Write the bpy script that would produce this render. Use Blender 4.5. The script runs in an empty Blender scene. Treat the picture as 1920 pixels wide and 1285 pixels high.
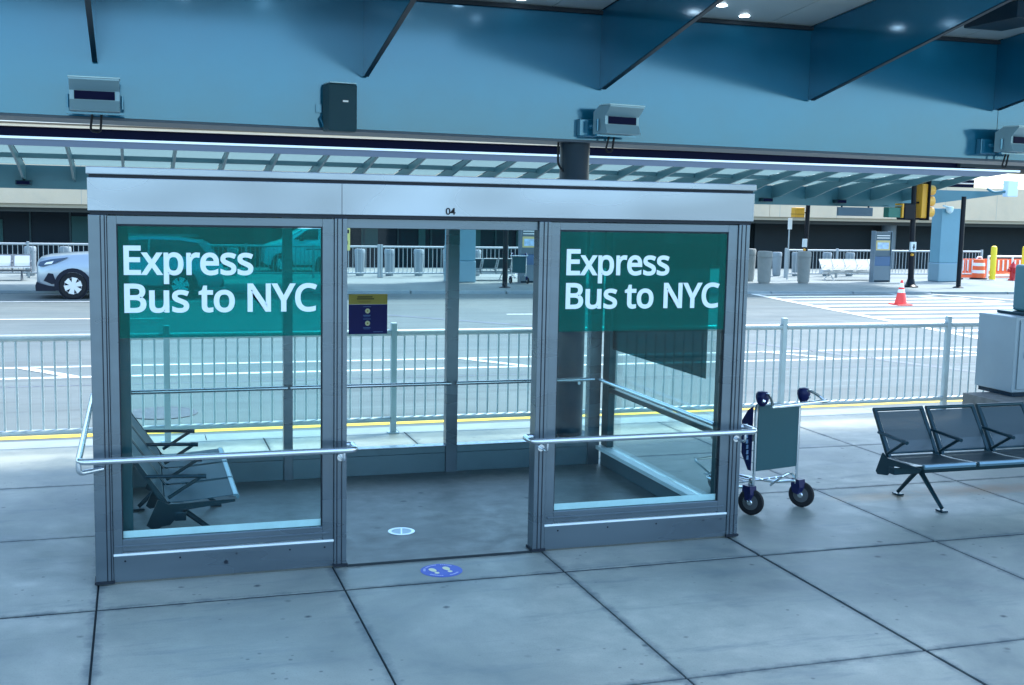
import bpy, bmesh, math, random
from mathutils import Vector, Matrix
R = math.radians
random.seed(4)
SC = bpy.context.scene
COL = SC.collection

# ------------------------------------------------------------------ camera
cam_d = bpy.data.cameras.new('camera'); cam = bpy.data.objects.new('camera', cam_d); COL.objects.link(cam)
YAW, PITCH, ROLL, F = R(17.984), R(6.7365), R(1.1514), 2181.25
fw = Vector((math.sin(YAW)*math.cos(PITCH), math.cos(YAW)*math.cos(PITCH), -math.sin(PITCH)))
rt = Vector((math.cos(YAW), -math.sin(YAW), 0)); up = rt.cross(fw)
r2 = rt*math.cos(ROLL)+up*math.sin(ROLL); u2 = -rt*math.sin(ROLL)+up*math.cos(ROLL)
M = Matrix((r2, u2, -fw)).transposed().to_4x4(); M.translation = Vector((0, 0, 2.55))
cam.matrix_world = M
cam_d.sensor_fit = 'HORIZONTAL'; cam_d.sensor_width = 36; cam_d.lens = 36*F/1920
cam_d.clip_start = 0.05; cam_d.clip_end = 3000
SC.camera = cam

# ------------------------------------------------------------------ light
SUN = Vector((0.60, 0.24, 1.0)).normalized()      # direction towards the sun
elev = math.asin(SUN.z); azim = math.atan2(SUN.x, SUN.y)
W = bpy.data.worlds.new("World"); SC.world = W; W.use_nodes = True
nt = W.node_tree
bg = nt.nodes['Background']
sky = nt.nodes.new('ShaderNodeTexSky'); sky.sky_type = 'NISHITA'; sky.sun_disc = False
sky.sun_elevation = elev; sky.sun_rotation = azim
sky.air_density = 1.0; sky.dust_density = 1.6; sky.ozone_density = 3.5
tnt = nt.nodes.new('ShaderNodeMix'); tnt.data_type = 'RGBA'; tnt.blend_type = 'MULTIPLY'; tnt.inputs[0].default_value = 1.0; tnt.inputs[7].default_value = (0.95, 1.03, 0.97, 1)
nt.links.new(sky.outputs[0], tnt.inputs[6]); nt.links.new(tnt.outputs[2], bg.inputs[0]); bg.inputs[1].default_value = 0.15
sl = bpy.data.lights.new('sun', 'SUN'); so = bpy.data.objects.new('sun', sl); COL.objects.link(so)
sl.energy = 1.5; sl.angle = R(10); sl.color = (1.0, 0.98, 0.94)
so.rotation_euler = SUN.to_track_quat('Z', 'Y').to_euler(); so.location = (20, 5, 30)
SC.view_settings.view_transform = 'Standard'; SC.view_settings.look = 'None'
SC.view_settings.gamma = 1; SC.view_settings.exposure = 2.27
SC.cycles.max_bounces = 10; SC.cycles.transparent_max_bounces = 24; SC.cycles.diffuse_bounces = 5
SC.cycles.use_denoising = True

# ------------------------------------------------------------------ materials
MATS = {}
def mat(name, col, rough=0.6, metal=0.0, var=0.0, scale=3.0, bump=0.0, bscale=60.0, coat=0.0, emit=None, estr=1.0, col2=None, stretch=None, spec=None, detail=6):
    if name in MATS: return MATS[name]
    m = bpy.data.materials.new(name); m.use_nodes = True; n = m.node_tree; p = n.nodes['Principled BSDF']
    p.inputs['Base Color'].default_value = (*col, 1); p.inputs['Roughness'].default_value = rough
    p.inputs['Metallic'].default_value = metal; p.inputs['Coat Weight'].default_value = coat
    p.inputs['Coat Roughness'].default_value = 0.12
    p.inputs['Specular IOR Level'].default_value = spec if spec is not None else (0.5 if max(col) > 0.1 else 0.2)
    tc = n.nodes.new('ShaderNodeTexCoord'); src = tc.outputs['Object']
    if stretch:
        mp = n.nodes.new('ShaderNodeMapping'); mp.inputs['Scale'].default_value = stretch
        n.links.new(src, mp.inputs[0]); src = mp.outputs[0]
    if var > 0:
        no = n.nodes.new('ShaderNodeTexNoise'); no.inputs['Scale'].default_value = scale
        no.inputs['Detail'].default_value = detail; no.inputs['Roughness'].default_value = 0.62
        n.links.new(src, no.inputs['Vector'])
        cr = n.nodes.new('ShaderNodeValToRGB'); cr.color_ramp.elements[0].position = 0.32; cr.color_ramp.elements[1].position = 0.68
        c2 = col2 or tuple(min(1, c*(1+var)) for c in col)
        cr.color_ramp.elements[0].color = (*[c*(1-var) for c in col], 1); cr.color_ramp.elements[1].color = (*c2, 1)
        n.links.new(no.outputs['Fac'], cr.inputs[0]); n.links.new(cr.outputs[0], p.inputs['Base Color'])
        mr = n.nodes.new('ShaderNodeMapRange'); mr.inputs['To Min'].default_value = max(0.03, rough-0.08); mr.inputs['To Max'].default_value = min(1, rough+0.1)
        n.links.new(no.outputs['Fac'], mr.inputs[0]); n.links.new(mr.outputs[0], p.inputs['Roughness'])
    if bump > 0:
        nb = n.nodes.new('ShaderNodeTexNoise'); nb.inputs['Scale'].default_value = bscale; nb.inputs['Detail'].default_value = 4
        n.links.new(src, nb.inputs['Vector'])
        b = n.nodes.new('ShaderNodeBump'); b.inputs['Strength'].default_value = bump; b.inputs['Distance'].default_value = 0.01
        n.links.new(nb.outputs['Fac'], b.inputs['Height']); n.links.new(b.outputs[0], p.inputs['Normal'])
    if emit:
        p.inputs['Emission Color'].default_value = (*emit, 1); p.inputs['Emission Strength'].default_value = estr
    MATS[name] = m; return m

def spotted(name, base, c_lo, c_hi, spot, rough=0.85, big=0.5, spots=3.4, fine=90, thr=0.09, stains=None, grime=False, streak=0.0):
    """weathered mineral surface: broad blotches, fine grain, scattered dark gum spots"""
    m = bpy.data.materials.new(name); m.use_nodes = True; n = m.node_tree; p = n.nodes['Principled BSDF']
    tc = n.nodes.new('ShaderNodeTexCoord'); o = tc.outputs['Object']
    def noise(s, d=5, r=0.6, dist=0.0):
        t = n.nodes.new('ShaderNodeTexNoise'); t.inputs['Scale'].default_value = s; t.inputs['Detail'].default_value = d
        t.inputs['Roughness'].default_value = r; t.inputs['Distortion'].default_value = dist; n.links.new(o, t.inputs['Vector']); return t
    def mix(a, b, f):
        x = n.nodes.new('ShaderNodeMix'); x.data_type = 'RGBA'
        for s, v in ((0, f), (6, a), (7, b)):
            if hasattr(v, 'is_linked'): n.links.new(v, x.inputs[s])
            elif isinstance(v, tuple): x.inputs[s].default_value = (*v, 1)
            else: x.inputs[s].default_value = v
        return x.outputs[2]
    def ramp(f, a, b, va=0, vb=1):
        x = n.nodes.new('ShaderNodeMapRange'); x.inputs[1].default_value = a; x.inputs[2].default_value = b
        x.inputs[3].default_value = va; x.inputs[4].default_value = vb; n.links.new(f, x.inputs[0]); return x.outputs[0]
    n1 = noise(big, 6, 0.6, 0.4); n2 = noise(big*7, 5, 0.65); n3 = noise(fine, 2, 0.7)
    c = mix(c_lo, c_hi, ramp(n1.outputs['Fac'], 0.38, 0.62))
    c = mix(c, base, ramp(n2.outputs['Fac'], 0.35, 0.65, 0.0, 0.7))
    c = mix(c, tuple(v*0.6 for v in base), ramp(n3.outputs['Fac'], 0.5, 0.8, 0, 0.45))
    vo = n.nodes.new('ShaderNodeTexVoronoi'); vo.inputs['Scale'].default_value = spots; n.links.new(o, vo.inputs['Vector'])
    n4 = noise(1.3, 2); n5 = noise(14, 2)
    ad = n.nodes.new('ShaderNodeMath'); ad.operation = 'MULTIPLY_ADD'; n.links.new(n5.outputs['Fac'], ad.inputs[0]); ad.inputs[1].default_value = 0.12
    n.links.new(vo.outputs['Distance'], ad.inputs[2])
    s = ramp(ad.outputs[0], thr*1.5, thr*0.9)
    s2 = ramp(n4.outputs['Fac'], 0.42, 0.52)
    mm = n.nodes.new('ShaderNodeMath'); mm.operation = 'MULTIPLY'; n.links.new(s, mm.inputs[0]); n.links.new(s2, mm.inputs[1])
    c = mix(c, spot, mm.outputs[0])
    if streak:
        mp = n.nodes.new('ShaderNodeMapping'); mp.inputs['Scale'].default_value = (0.10, 1.7, 1); n.links.new(o, mp.inputs[0])
        t = n.nodes.new('ShaderNodeTexNoise'); t.inputs['Scale'].default_value = 1.6; t.inputs['Detail'].default_value = 7; t.inputs['Roughness'].default_value = 0.7
        n.links.new(mp.outputs[0], t.inputs['Vector'])
        c = mix(c, tuple(v*0.45 for v in base), ramp(t.outputs['Fac'], 0.53, 0.66, 0, streak))
        c = mix(c, tuple(v*1.5 for v in base), ramp(t.outputs['Fac'], 0.44, 0.33, 0, streak))
    if grime:
        def M_(op, a, b=None):
            x = n.nodes.new('ShaderNodeMath'); x.operation = op
            for i_, v in enumerate((a, b)):
                if v is None: continue
                if hasattr(v, 'is_linked'): n.links.new(v, x.inputs[i_])
                else: x.inputs[i_].default_value = v
            return x.outputs[0]
        sx = n.nodes.new('ShaderNodeSeparateXYZ'); n.links.new(o, sx.inputs[0])
        dx = M_('ABSOLUTE', M_('SUBTRACT', M_('FLOORED_MODULO', M_('ADD', sx.outputs[0], 0.27+0.775), 1.55), 0.775))
        d = dx
        for yy in (5.5, 7.42, 9.11, 10.8): d = M_('MINIMUM', d, M_('ABSOLUTE', M_('SUBTRACT', sx.outputs[1], yy)))
        n9 = noise(6, 5, 0.7)
        d2 = M_('ADD', d, M_('MULTIPLY', M_('SUBTRACT', n9.outputs['Fac'], 0.5), 0.16))
        c = mix(c, (0.07, 0.10, 0.12), ramp(d2, 0.055, 0.0, 0, 0.75))
        v2 = n.nodes.new('ShaderNodeTexVoronoi'); v2.inputs['Scale'].default_value = 9; n.links.new(o, v2.inputs['Vector'])
        n10 = noise(0.9, 3)
        c = mix(c, (0.08, 0.10, 0.11), M_('MULTIPLY', ramp(v2.outputs['Distance'], 0.13, 0.07), ramp(n10.outputs['Fac'], 0.50, 0.58, 0, 0.8)))
        # long scuffs
        mp = n.nodes.new('ShaderNodeMapping'); mp.inputs['Scale'].default_value = (0.5, 3.0, 1); mp.inputs['Rotation'].default_value = (0, 0, 0.5); n.links.new(o, mp.inputs[0])
        t = n.nodes.new('ShaderNodeTexNoise'); t.inputs['Scale'].default_value = 1.4; t.inputs['Detail'].default_value = 8; t.inputs['Roughness'].default_value = 0.72; n.links.new(mp.outputs[0], t.inputs['Vector'])
        c = mix(c, (0.13, 0.18, 0.20), ramp(t.outputs['Fac'], 0.54, 0.68, 0, 0.55))
    if stains:
        for (cx, cy, rx, ry, colr, amt) in stains:
            mp = n.nodes.new('ShaderNodeMapping'); mp.vector_type = 'POINT'
            mp.inputs['Location'].default_value = (-cx/rx, -cy/ry, 0); mp.inputs['Scale'].default_value = (1/rx, 1/ry, 0)
            n.links.new(o, mp.inputs[0])
            ln = n.nodes.new('ShaderNodeVectorMath'); ln.operation = 'LENGTH'; n.links.new(mp.outputs[0], ln.inputs[0])
            a2 = n.nodes.new('ShaderNodeMath'); a2.operation = 'MULTIPLY_ADD'; n.links.new(n2.outputs['Fac'], a2.inputs[0]); a2.inputs[1].default_value = 1.6
            n.links.new(ln.outputs['Value'], a2.inputs[2])
            c = mix(c, colr, ramp(a2.outputs[0], 1.8, 0.9, 0, amt))
    n.links.new(c, p.inputs['Base Color']); p.inputs['Roughness'].default_value = rough
    n.links.new(ramp(n2.outputs['Fac'], 0.3, 0.7, rough-0.16, rough), p.inputs['Roughness'])
    b = n.nodes.new('ShaderNodeBump'); b.inputs['Strength'].default_value = 0.25; b.inputs['Distance'].default_value = 0.004
    n.links.new(n3.outputs['Fac'], b.inputs['Height']); n.links.new(b.outputs[0], p.inputs['Normal'])
    MATS[name] = m; return m

def glass(name, tint, spec=1.0, diff=None, fac=0.0, rough=0.02):
    m = bpy.data.materials.new(name); m.use_nodes = True; n = m.node_tree; n.nodes.remove(n.nodes['Principled BSDF'])
    out = n.nodes['Material Output']
    t = n.nodes.new('ShaderNodeBsdfTransparent'); t.inputs[0].default_value = (*tint, 1)
    g = n.nodes.new('ShaderNodeBsdfGlossy'); g.inputs['Roughness'].default_value = rough
    src = t.outputs[0]
    if fac > 0:
        d = n.nodes.new('ShaderNodeBsdfDiffuse'); d.inputs[0].default_value = (*diff, 1)
        mx = n.nodes.new('ShaderNodeMixShader'); mx.inputs[0].default_value = fac
        n.links.new(src, mx.inputs[1]); n.links.new(d.outputs[0], mx.inputs[2]); src = mx.outputs[0]
    fr = n.nodes.new('ShaderNodeFresnel'); fr.inputs[0].default_value = 1.45
    mu = n.nodes.new('ShaderNodeMath'); mu.operation = 'MULTIPLY'; mu.inputs[1].default_value = spec; n.links.new(fr.outputs[0], mu.inputs[0])
    m2 = n.nodes.new('ShaderNodeMixShader'); n.links.new(mu.outputs[0], m2.inputs[0]); n.links.new(src, m2.inputs[1]); n.links.new(g.outputs[0], m2.inputs[2])
    n.links.new(m2.outputs[0], out.inputs[0]); MATS[name] = m; return m

def perforated(name, col, hole=0.35, scale=110):
    """punched sheet metal: the holes are finer than a pixel, so their share is mixed in as clear"""
    m = bpy.data.materials.new(name); m.use_nodes = True; n = m.node_tree; p = n.nodes['Principled BSDF']; out = n.nodes['Material Output']
    p.inputs['Base Color'].default_value = (*col, 1); p.inputs['Roughness'].default_value = 0.35; p.inputs['Metallic'].default_value = 0.3
    t = n.nodes.new('ShaderNodeBsdfTransparent'); mx = n.nodes.new('ShaderNodeMixShader')
    mx.inputs[0].default_value = hole; n.links.new(p.outputs[0], mx.inputs[1]); n.links.new(t.outputs[0], mx.inputs[2])
    n.links.new(mx.outputs[0], out.inputs[0]); MATS[name] = m; return m

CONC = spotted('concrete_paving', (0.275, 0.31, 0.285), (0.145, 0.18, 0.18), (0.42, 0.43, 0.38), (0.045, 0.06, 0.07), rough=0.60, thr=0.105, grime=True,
               stains=[(6.35, 8.75, 0.55, 0.20, (0.34, 0.22, 0.11), 0.8), (7.5, 8.75, 1.0, 0.22, (0.30, 0.17, 0.08), 0.85)])
CONCF = spotted('concrete_far', (0.155, 0.19, 0.195), (0.13, 0.165, 0.17), (0.19, 0.22, 0.22), (0.2, 0.22, 0.22), big=0.25, thr=0.05)
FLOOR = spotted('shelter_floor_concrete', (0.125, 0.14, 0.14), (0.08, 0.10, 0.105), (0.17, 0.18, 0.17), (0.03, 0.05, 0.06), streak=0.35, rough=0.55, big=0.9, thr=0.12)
ASPH = spotted('asphalt', (0.086, 0.112, 0.117), (0.070, 0.096, 0.104), (0.108, 0.132, 0.132), (0.05, 0.075, 0.085), rough=0.88, streak=0.55, big=0.22, fine=120, spots=1.1, thr=0.05)
ASPHD = mat('asphalt_dark', (0.07, 0.075, 0.085), 0.9, var=0.2, scale=1.0)
KERB = spotted('kerb_stone', (0.20, 0.25, 0.27), (0.17, 0.215, 0.24), (0.25, 0.30, 0.31), (0.22, 0.22, 0.24), big=0.8)
JOINT = mat('joint_sealant', (0.02, 0.03, 0.037), 0.8)
TAR = mat('tar_seal', (0.085, 0.10, 0.125), 0.55, var=0.25, scale=2)
WLINE = mat('white_road_paint', (0.55, 0.58, 0.58), 0.7, var=0.12, scale=9)
YLINE = mat('yellow_road_paint', (0.66, 0.46, 0.03), 0.7, var=0.12, scale=7)
BEAM = mat('blue_steel_paint', (0.006, 0.130, 0.235), 0.11, 0.30, var=0.14, scale=0.5, coat=0.0, spec=0.9)
BEAMF = mat('teal_steel_paint', (0.05, 0.16, 0.20), 0.4, var=0.08, scale=0.6)
BEAMD = mat('beam_underside_grey', (0.045, 0.075, 0.11), 0.5)
RIBF = mat('canopy_rib_paint', (0.07, 0.17, 0.20), 0.4)
FASCG = mat('canopy_edge_grey', (0.10, 0.125, 0.17), 0.45, 0.1)
FASCW = mat('canopy_edge_white', (0.85, 0.88, 0.9), 0.4)
SOFF = mat('soffit_panel', (0.50, 0.58, 0.60), 0.32, 0.1, var=0.05, scale=0.7)
SEAM = mat('panel_seam', (0.02, 0.03, 0.04), 0.7)
COLD = mat('dark_column_paint', (0.004, 0.022, 0.042), 0.4, 0.0)
ALU = mat('brushed_aluminium', (0.115, 0.155, 0.19), 0.28, 0.65, var=0.06, scale=1.2, detail=1, stretch=(1, 1, 6))
ALUL = mat('pale_aluminium_sheet', (0.29, 0.34, 0.395), 0.26, 0.6, var=0.2, scale=1.1, detail=1, stretch=(1.0, 1, 2.2))  # broad tone blotches imitate soft reflections on the sheet
ALUD = mat('dark_gasket', (0.012, 0.018, 0.028), 0.5)
ALUI = mat('shelter_base_panel', (0.085, 0.145, 0.175), 0.42, 0.3, var=0.08, scale=3)
SILL = mat('shelter_sill', (0.66, 0.74, 0.76), 0.4, 0.0, var=0.08, scale=5)
STEEL = mat('stainless_tube', (0.58, 0.63, 0.68), 0.22, 0.85)
GALV = mat('galvanised_rail', (0.42, 0.51, 0.54), 0.42, 0.35, var=0.08, scale=6)
GALVF = mat('galvanised_far', (0.34, 0.39, 0.42), 0.5, 0.1)
GLASS = glass('shelter_glass', (0.88, 0.965, 0.97), 0.35)
FILM = glass('green_sign_film', (0.04, 0.70, 0.70), 0.3, diff=(0.0, 0.17, 0.135), fac=0.25)
LETTER = mat('white_lettering', (0.60, 0.68, 0.74), 0.5)
NOTICE = glass('dark_notice_sheet', (0.10, 0.36, 0.39), 0.0, diff=(0.0, 0.05, 0.06), fac=0.2)
NAVY = mat('navy_print', (0.004, 0.006, 0.10), 0.45)
OCHRE = mat('yellow_print', (0.34, 0.25, 0.03), 0.5)
INK = mat('black_ink', (0.01, 0.01, 0.012), 0.6)
NAVYL = mat('pale_blue_print', (0.03, 0.09, 0.26), 0.5)
CREAMP = mat('cream_print', (0.62, 0.58, 0.34), 0.5)
DKMET = mat('dark_teal_metal', (0.014, 0.042, 0.058), 0.28, 0.4)
CHROME = mat('chrome_tube', (0.72, 0.76, 0.78), 0.15, 0.95)
EDGE = mat('seat_front_edge', (0.14, 0.25, 0.31), 0.28, 0.6)
PERF = perforated('perforated_seat_sheet', (0.05, 0.082, 0.10), 0.2, 95)
WSEAT = mat('white_perforated_seat', (0.55, 0.56, 0.55), 0.5)
SSEAT = mat('pale_steel_seat', (0.50, 0.56, 0.60), 0.4, 0.3)
PANEL = mat('cart_board_teal', (0.022, 0.075, 0.09), 0.4, var=0.04, scale=2)
CNAVY = mat('cart_navy_plastic', (0.008, 0.012, 0.065), 0.35)
RUB = mat('black_rubber', (0.012, 0.014, 0.018), 0.6)
GREYP = mat('grey_plastic', (0.22, 0.24, 0.26), 0.45)
CAB = mat('cabinet_grey_paint', (0.25, 0.32, 0.37), 0.4, 0.1, var=0.05, scale=2)
PLINTH = mat('weathered_plinth', (0.16, 0.16, 0.155), 0.85, var=0.25, scale=6)
CREAM = spotted('cream_precast', (0.62, 0.485, 0.335), (0.55, 0.445, 0.32), (0.67, 0.53, 0.375), (0.35, 0.33, 0.28), big=0.35, thr=0.02)
GREYB = mat('grey_soffit_strip', (0.20, 0.20, 0.19), 0.7)
DGLASS = mat('dark_facade_glass', (0.002, 0.012, 0.022), 0.4, spec=0.15)
DWALL = mat('dark_rear_wall', (0.016, 0.026, 0.032), 0.7, var=0.12, scale=0.8)
INTER = mat('dim_teal_interior', (0.02, 0.075, 0.08), 0.5)
NAVYG = mat('navy_band_glass', (0.001, 0.003, 0.018), 0.5, spec=0.05)
BOLL = spotted('bollard_concrete', (0.26, 0.27, 0.265), (0.22, 0.235, 0.235), (0.31, 0.315, 0.30), (0.2, 0.2, 0.2), big=1.2)
BLACKP = mat('black_pole_paint', (0.002, 0.005, 0.012), 0.35)
TYEL = mat('signal_yellow', (0.70, 0.33, 0.02), 0.4)
HYEL = mat('bollard_yellow', (0.85, 0.62, 0.02), 0.45)
ORANGE = mat('barrel_orange', (0.85, 0.14, 0.04), 0.5)
CONE = mat('cone_red', (0.85, 0.06, 0.05), 0.5)
HYDR = mat('hydrant_red', (0.45, 0.01, 0.02), 0.4)
WHT = mat('white_reflective', (0.85, 0.86, 0.86), 0.5)
CARP = mat('silver_blue_car_paint', (0.33, 0.385, 0.44), 0.28, 0.4, coat=0.6)
CARB = mat('black_cladding', (0.008, 0.012, 0.024), 0.45)
CARG = mat('car_window', (0.01, 0.02, 0.03), 0.06, coat=0.5)
RIM = mat('alloy_rim', (0.75, 0.77, 0.80), 0.3, 0.5)
LAMPW = mat('headlamp_lens', (0.05, 0.09, 0.16), 0.12)
LAMPR = mat('red_tail_lamp', (0.6, 0.02, 0.03), 0.2)
KIOSKB = mat('totem_blue', (0.05, 0.12, 0.24), 0.35)
KIOSKG = mat('totem_grey', (0.13, 0.18, 0.22), 0.45)
KMAP = mat('totem_map_print', (0.45, 0.60, 0.80), 0.5, var=0.25, scale=9)
KYEL = mat('totem_cream_print', (0.62, 0.50, 0.24), 0.5)
GSIGN = mat('green_signal_face', (0.01, 0.13, 0.10), 0.4)
TRANSL = bpy.data.materials.new('frosted_canopy_glass'); TRANSL.use_nodes = True
_n = TRANSL.node_tree; _n.nodes.remove(_n.nodes['Principled BSDF'])
_t = _n.nodes.new('ShaderNodeBsdfTranslucent'); _t.inputs[0].default_value = (0.20, 0.255, 0.26, 1)
_d = _n.nodes.new('ShaderNodeBsdfTransparent'); _d.inputs[0].default_value = (0.75, 0.92, 0.93, 1)
_x = _n.nodes.new('ShaderNodeMixShader'); _x.inputs[0].default_value = 0.25
_n.links.new(_t.outputs[0], _x.inputs[1]); _n.links.new(_d.outputs[0], _x.inputs[2]); _n.links.new(_x.outputs[0], _n.nodes['Material Output'].inputs[0])
DLIGHT = mat('downlight_lens', (0.9, 0.9, 0.9), 0.4, emit=(0.8, 0.92, 1.0), estr=3.0)

# ------------------------------------------------------------------ mesh helpers
class MB:
    def __init__(s): s.b = bmesh.new()
    def _mark(s): return len(s.b.verts)
    def box(s, x0, x1, y0, y1, z0, z1, bev=0.0):
        vs = [s.b.verts.new((x, y, z)) for x in (x0, x1) for y in (y0, y1) for z in (z0, z1)]
        fs = [(0, 1, 3, 2), (4, 6, 7, 5), (0, 4, 5, 1), (2, 3, 7, 6), (0, 2, 6, 4), (1, 5, 7, 3)]
        fl = [s.b.faces.new([vs[i] for i in f]) for f in fs]
        if bev > 0:
            es = list({e for f in fl for e in f.edges})
            bmesh.ops.bevel(s.b, geom=es, offset=bev, segments=2, affect='EDGES', profile=0.5)
        return s
    def prism(s, pts, axis, a, b):
        """polygon pts in the plane across axis, extruded from a to b"""
        def P(u, v, w): return {'x': (w, u, v), 'y': (u, w, v), 'z': (u, v, w)}[axis]
        A = [s.b.verts.new(P(u, v, a)) for u, v in pts]; B = [s.b.verts.new(P(u, v, b)) for u, v in pts]
        s.b.faces.new(A); s.b.faces.new(B[::-1]); k = len(pts)
        for i in range(k): s.b.faces.new((A[i], B[i], B[(i+1) % k], A[(i+1) % k]))
        return s
    def tube(s, pts, r, seg=10, cap=True, r_end=None):
        pts = [Vector(p) for p in pts]; rings = []; nrm = None
        for i, p in enumerate(pts):
            if i == 0: t = pts[1]-pts[0]
            elif i == len(pts)-1: t = pts[-1]-pts[-2]
            else: t = (pts[i+1]-p).normalized()+(p-pts[i-1]).normalized()
            t.normalize()
            if nrm is None:
                nrm = t.orthogonal().normalized()
            else:
                nrm = (nrm-t*nrm.dot(t))
                nrm = nrm.normalized() if nrm.length > 1e-6 else t.orthogonal().normalized()
            bn = t.cross(nrm)
            rr = r if r_end is None else r+(r_end-r)*i/(len(pts)-1)
            rings.append([s.b.verts.new(p+(nrm*math.cos(2*math.pi*k/seg)+bn*math.sin(2*math.pi*k/seg))*rr) for k in range(seg)])
        for a, b in zip(rings, rings[1:]):
            for k in range(seg): s.b.faces.new((a[k], a[(k+1) % seg], b[(k+1) % seg], b[k]))
        if cap: s.b.faces.new(rings[0][::-1]); s.b.faces.new(rings[-1])
        return s
    def bend(s, pts, r, rad=0.06, seg=10, n=6):
        """tube along a polyline whose corners are rounded"""
        P = [Vector(p) for p in pts]; out = [P[0]]
        for a, b, c in zip(P, P[1:], P[2:]):
            d1 = (a-b); d2 = (c-b); q = min(rad, d1.length*0.49, d2.length*0.49)
            s1 = b+d1.normalized()*q; s2 = b+d2.normalized()*q
            for i in range(n+1):
                t = i/n; out.append(s1*(1-t)**2+b*2*t*(1-t)+s2*t*t)
        out.append(P[-1]); return s.tube(out, r, seg)
    def lathe(s, prof, seg=20, c=(0, 0, 0), axis='z', cap=True):
        rings = []
        for r, h in prof:
            ring = []
            for k in range(seg):
                a = 2*math.pi*k/seg; u, v = r*math.cos(a), r*math.sin(a)
                p = {'z': (u, v, h), 'x': (h, u, v), 'y': (u, h, v)}[axis]
                ring.append(s.b.verts.new((c[0]+p[0], c[1]+p[1], c[2]+p[2])))
            rings.append(ring)
        for a, b in zip(rings, rings[1:]):
            for k in range(seg): s.b.faces.new((a[k], a[(k+1) % seg], b[(k+1) % seg], b[k]))
        if cap: s.b.faces.new(rings[0]); s.b.faces.new(rings[-1])
        return s
    def quad(s, *p):
        s.b.faces.new([s.b.verts.new(q) for q in p]); return s
    def build(s, name, m, parent=None, smooth=False):
        bmesh.ops.recalc_face_normals(s.b, faces=s.b.faces)
        me = bpy.data.meshes.new(name); s.b.to_mesh(me); s.b.free()
        if smooth:
            for p in me.polygons: p.use_smooth = True
            me.set_sharp_from_angle(angle=R(38))
        o = bpy.data.objects.new(name, me); COL.objects.link(o); me.materials.append(m if not isinstance(m, str) else MATS[m])
        if parent: o.parent = parent
        return o
def tag(o, label=None, cat=None, group=None, kind=None):
    if label: o['label'] = label
    if cat: o['category'] = cat
    if group: o['group'] = group
    if kind: o['kind'] = kind
    return o
def thing(name, loc, label, cat, group=None, rz=0.0):
    o = bpy.data.objects.new(name, None); COL.objects.link(o); o.location = loc; o.rotation_euler = (0, 0, rz)
    o.empty_display_size = 0.2
    return tag(o, label, cat, group)
def dup(root, loc, label, rz=None):
    r = root.copy(); COL.objects.link(r); r.location = loc; r['label'] = label
    if rz is not None: r.rotation_euler = (0, 0, rz)
    for ch in [c for c in COL.objects if c.parent == root]:
        c = ch.copy(); COL.objects.link(c); c.parent = r
        for g in [q for q in COL.objects if q.parent == ch]:
            d = g.copy(); COL.objects.link(d); d.parent = c
    return r
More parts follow.
